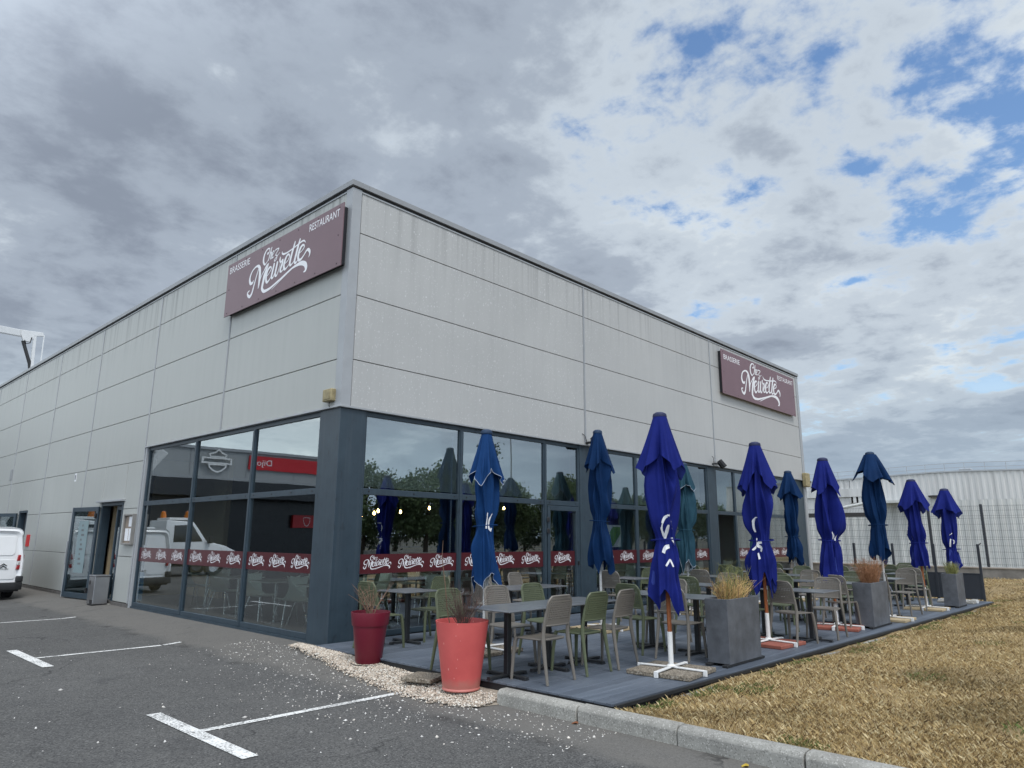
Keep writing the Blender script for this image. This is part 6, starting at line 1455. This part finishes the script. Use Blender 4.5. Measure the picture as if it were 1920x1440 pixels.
# ------------------------------------------------------------------ inside the restaurant
def indoor():
    # shell chair: seat and tapering back in one curved sheet, thin metal legs
    def shell():
        rows = []
        prof = [(0.24, 0.44, 0.20), (0.14, 0.435, 0.22), (0.0, 0.425, 0.23), (-0.14, 0.425, 0.225), (-0.21, 0.47, 0.20), (-0.25, 0.56, 0.17), (-0.29, 0.70, 0.16), (-0.33, 0.84, 0.175)]
        for (y, z, hw) in prof: rows.append([(u * hw, y, z + 0.03 * u * u) for u in np.linspace(-1, 1, 7)])
        b = MB(); b.grid(rows); b.grid([[(p[0], p[1] - 0.006, p[2] - 0.01) for p in r] for r in rows]); return b.mesh('shell', 'pistachio', smooth='all')
    def legm(sx, sy_): return MB().tube([(0.15 * sx, 0.14 * sy_, 0.43), (0.24 * sx, 0.24 * sy_, 0.0)], 0.009, 6).mesh('leg', 'chrome')
    SH = shell(); LG = [legm(a, c) for a in (-1, 1) for c in (-1, 1)]
    def ich(x, y, deg, lb):
        t = thing('indoor_chair', lb, 'chair', (x, y, 0.032), -R(deg), 'pale shell chairs inside the restaurant'); put('shell', SH, t)
        for g in LG: put('leg', g, t)
    b = MB(); b.box(-0.36, 0.36, -0.36, 0.36, 0.72, 0.745); TM = b.mesh('table_top', 'white_table'); TL = MB().tube([(0, 0, 0.0), (0, 0, 0.72)], 0.03, 10).mesh('pedestal', 'chrome'); TBm = MB().lathe([(0.0, 0.03), (0.22, 0.012), (0.22, 0.0)], 20).mesh('base', 'chrome')
    GL = MB().lathe([(0.0, 0.0), (0.025, 0.0), (0.035, 0.09)], 12).mesh('glass', 'glass_cup')
    spots = [(0.85, 1.45, 'the left windows nearest the corner'), (0.85, 3.1, 'the left windows, middle pane'), (0.9, 4.7, 'the left windows, far pane'), (2.3, 1.25, 'the first front window'), (3.9, 1.3, 'the second front window'), (1.1, 6.6, 'the left windows next to the entrance'),
             (2.4, 3.0, 'the corner, second row from the front'), (4.2, 3.1, 'the second front window, second row'), (7.4, 1.4, 'the window right of the door'), (9.3, 1.4, 'the window behind the faded parasol'), (14.8, 1.4, 'the last front windows')]
    for (x, y, d) in spots:
        t = thing('indoor_table', 'pale table inside by ' + d, 'table', (x, y, 0.032), 0, 'tables inside the restaurant'); put('table_top', TM, t); put('pedestal', TL, t); put('base', TBm, t)
        for s, (ox, oy, dg, nm) in enumerate(((-0.50, 0.05, 90, 'left'), (0.50, -0.05, -90, 'right')) if x > 1.5 else ((0.0, -0.55, 20, 'near'), (0.0, 0.55, 160, 'far'))):
            ich(x + ox, y + oy, dg + random.uniform(-12, 12), 'pale shell chair %s side of indoor table by %s' % (nm, d))
    for i, (x, y) in enumerate(((2.35, 1.15), (3.95, 1.2), (4.2, 3.05))):
        c = thing('water_glass', ['clear tumbler on the indoor table by the first front window', 'clear tumbler on the indoor table by the second front window', 'clear tumbler on the indoor table in the second row'][i], 'glass', (x, y, 0.779)); put('cup', GL, c)
    m_ = bpy.data.materials.new('bulb_glow'); m_.use_nodes = True; bs = m_.node_tree.nodes['Principled BSDF']; bs.inputs['Base Color'].default_value = (1, .7, .3, 1); bs.inputs['Emission Color'].default_value = (1.0, 0.62, 0.22, 1); bs.inputs['Emission Strength'].default_value = 22.0; M['glow'] = m_
    for i, (x, z) in enumerate(((2.594, 2.00), (3.02, 2.12), (2.92, 2.07), (3.62, 2.117), (4.44, 2.224), (6.907, 2.305))):
        l = thing('pendant_bulb', 'small glowing bulb inside, %s from the corner' % ['first', 'third', 'second', 'fourth', 'fifth', 'sixth'][i], 'lamp', (x, 3.0, z), 0, 'glowing bulbs inside the restaurant')
        MB().lathe([(0.0, -0.036), (0.02, -0.026), (0.027, 0.0), (0.018, 0.03), (0.010, 0.045)], 14).build('bulb', 'glow', l, smooth=True); MB().tube([(0, 0, 0.05), (0, 0, HC - z)], 0.005, 5).build('cord', 'black', l); MB().tube([(0, 0, 0.045), (0, 0, 0.10)], 0.016, 8).build('socket', 'black', l)
    p = thing('window_poster', 'blue and white poster taped inside the left window by the entrance', 'poster', (0.10, 7.72, 0.16))
    MB().box(0, 0.004, -0.18, 0.14, 0.0, 0.62).build('sheet', 'paper_blue', p)
    b = MB()
    for k in range(5):
        for q in range(2): b.box(-0.003, -0.0005, -0.16 + q * 0.15, -0.03 + q * 0.15, 0.03 + k * 0.12, 0.13 + k * 0.12)
    b.build('print', 'poster_print', p)
    v = thing('roller_blind', 'slim white blind cord hanging in the first front window', 'cord', (2.52, 0.14, 0.1)); MB().tube([(0, 0, 0), (0, 0, 3.3)], 0.012, 6).build('cord', 'piping', v)
    p = thing('window_notice', 'green and white notice inside the window right of the door', 'poster', (7.55, 0.2, 1.38)); MB().box(-0.42, 0.42, 0, 0.01, 0, 0.5).build('sheet', 'paper', p)
    b = MB(); b.add([(-0.4, -0.002, 0.02), (0.1, -0.002, 0.02), (0.4, -0.002, 0.3), (0.4, -0.002, 0.46), (0.1, -0.002, 0.46)], [(0, 1, 2, 3, 4)]); b.build('green_print', 'green_print', p)
M['glass_cup'] = glass('cup_glass', (0.9, 0.92, 0.92), 1.5); M['poster_print'] = simple('poster_print', srgb(70, 110, 140), 0.6); M['green_print'] = simple('green_print', srgb(120, 160, 60), 0.6)
indoor()
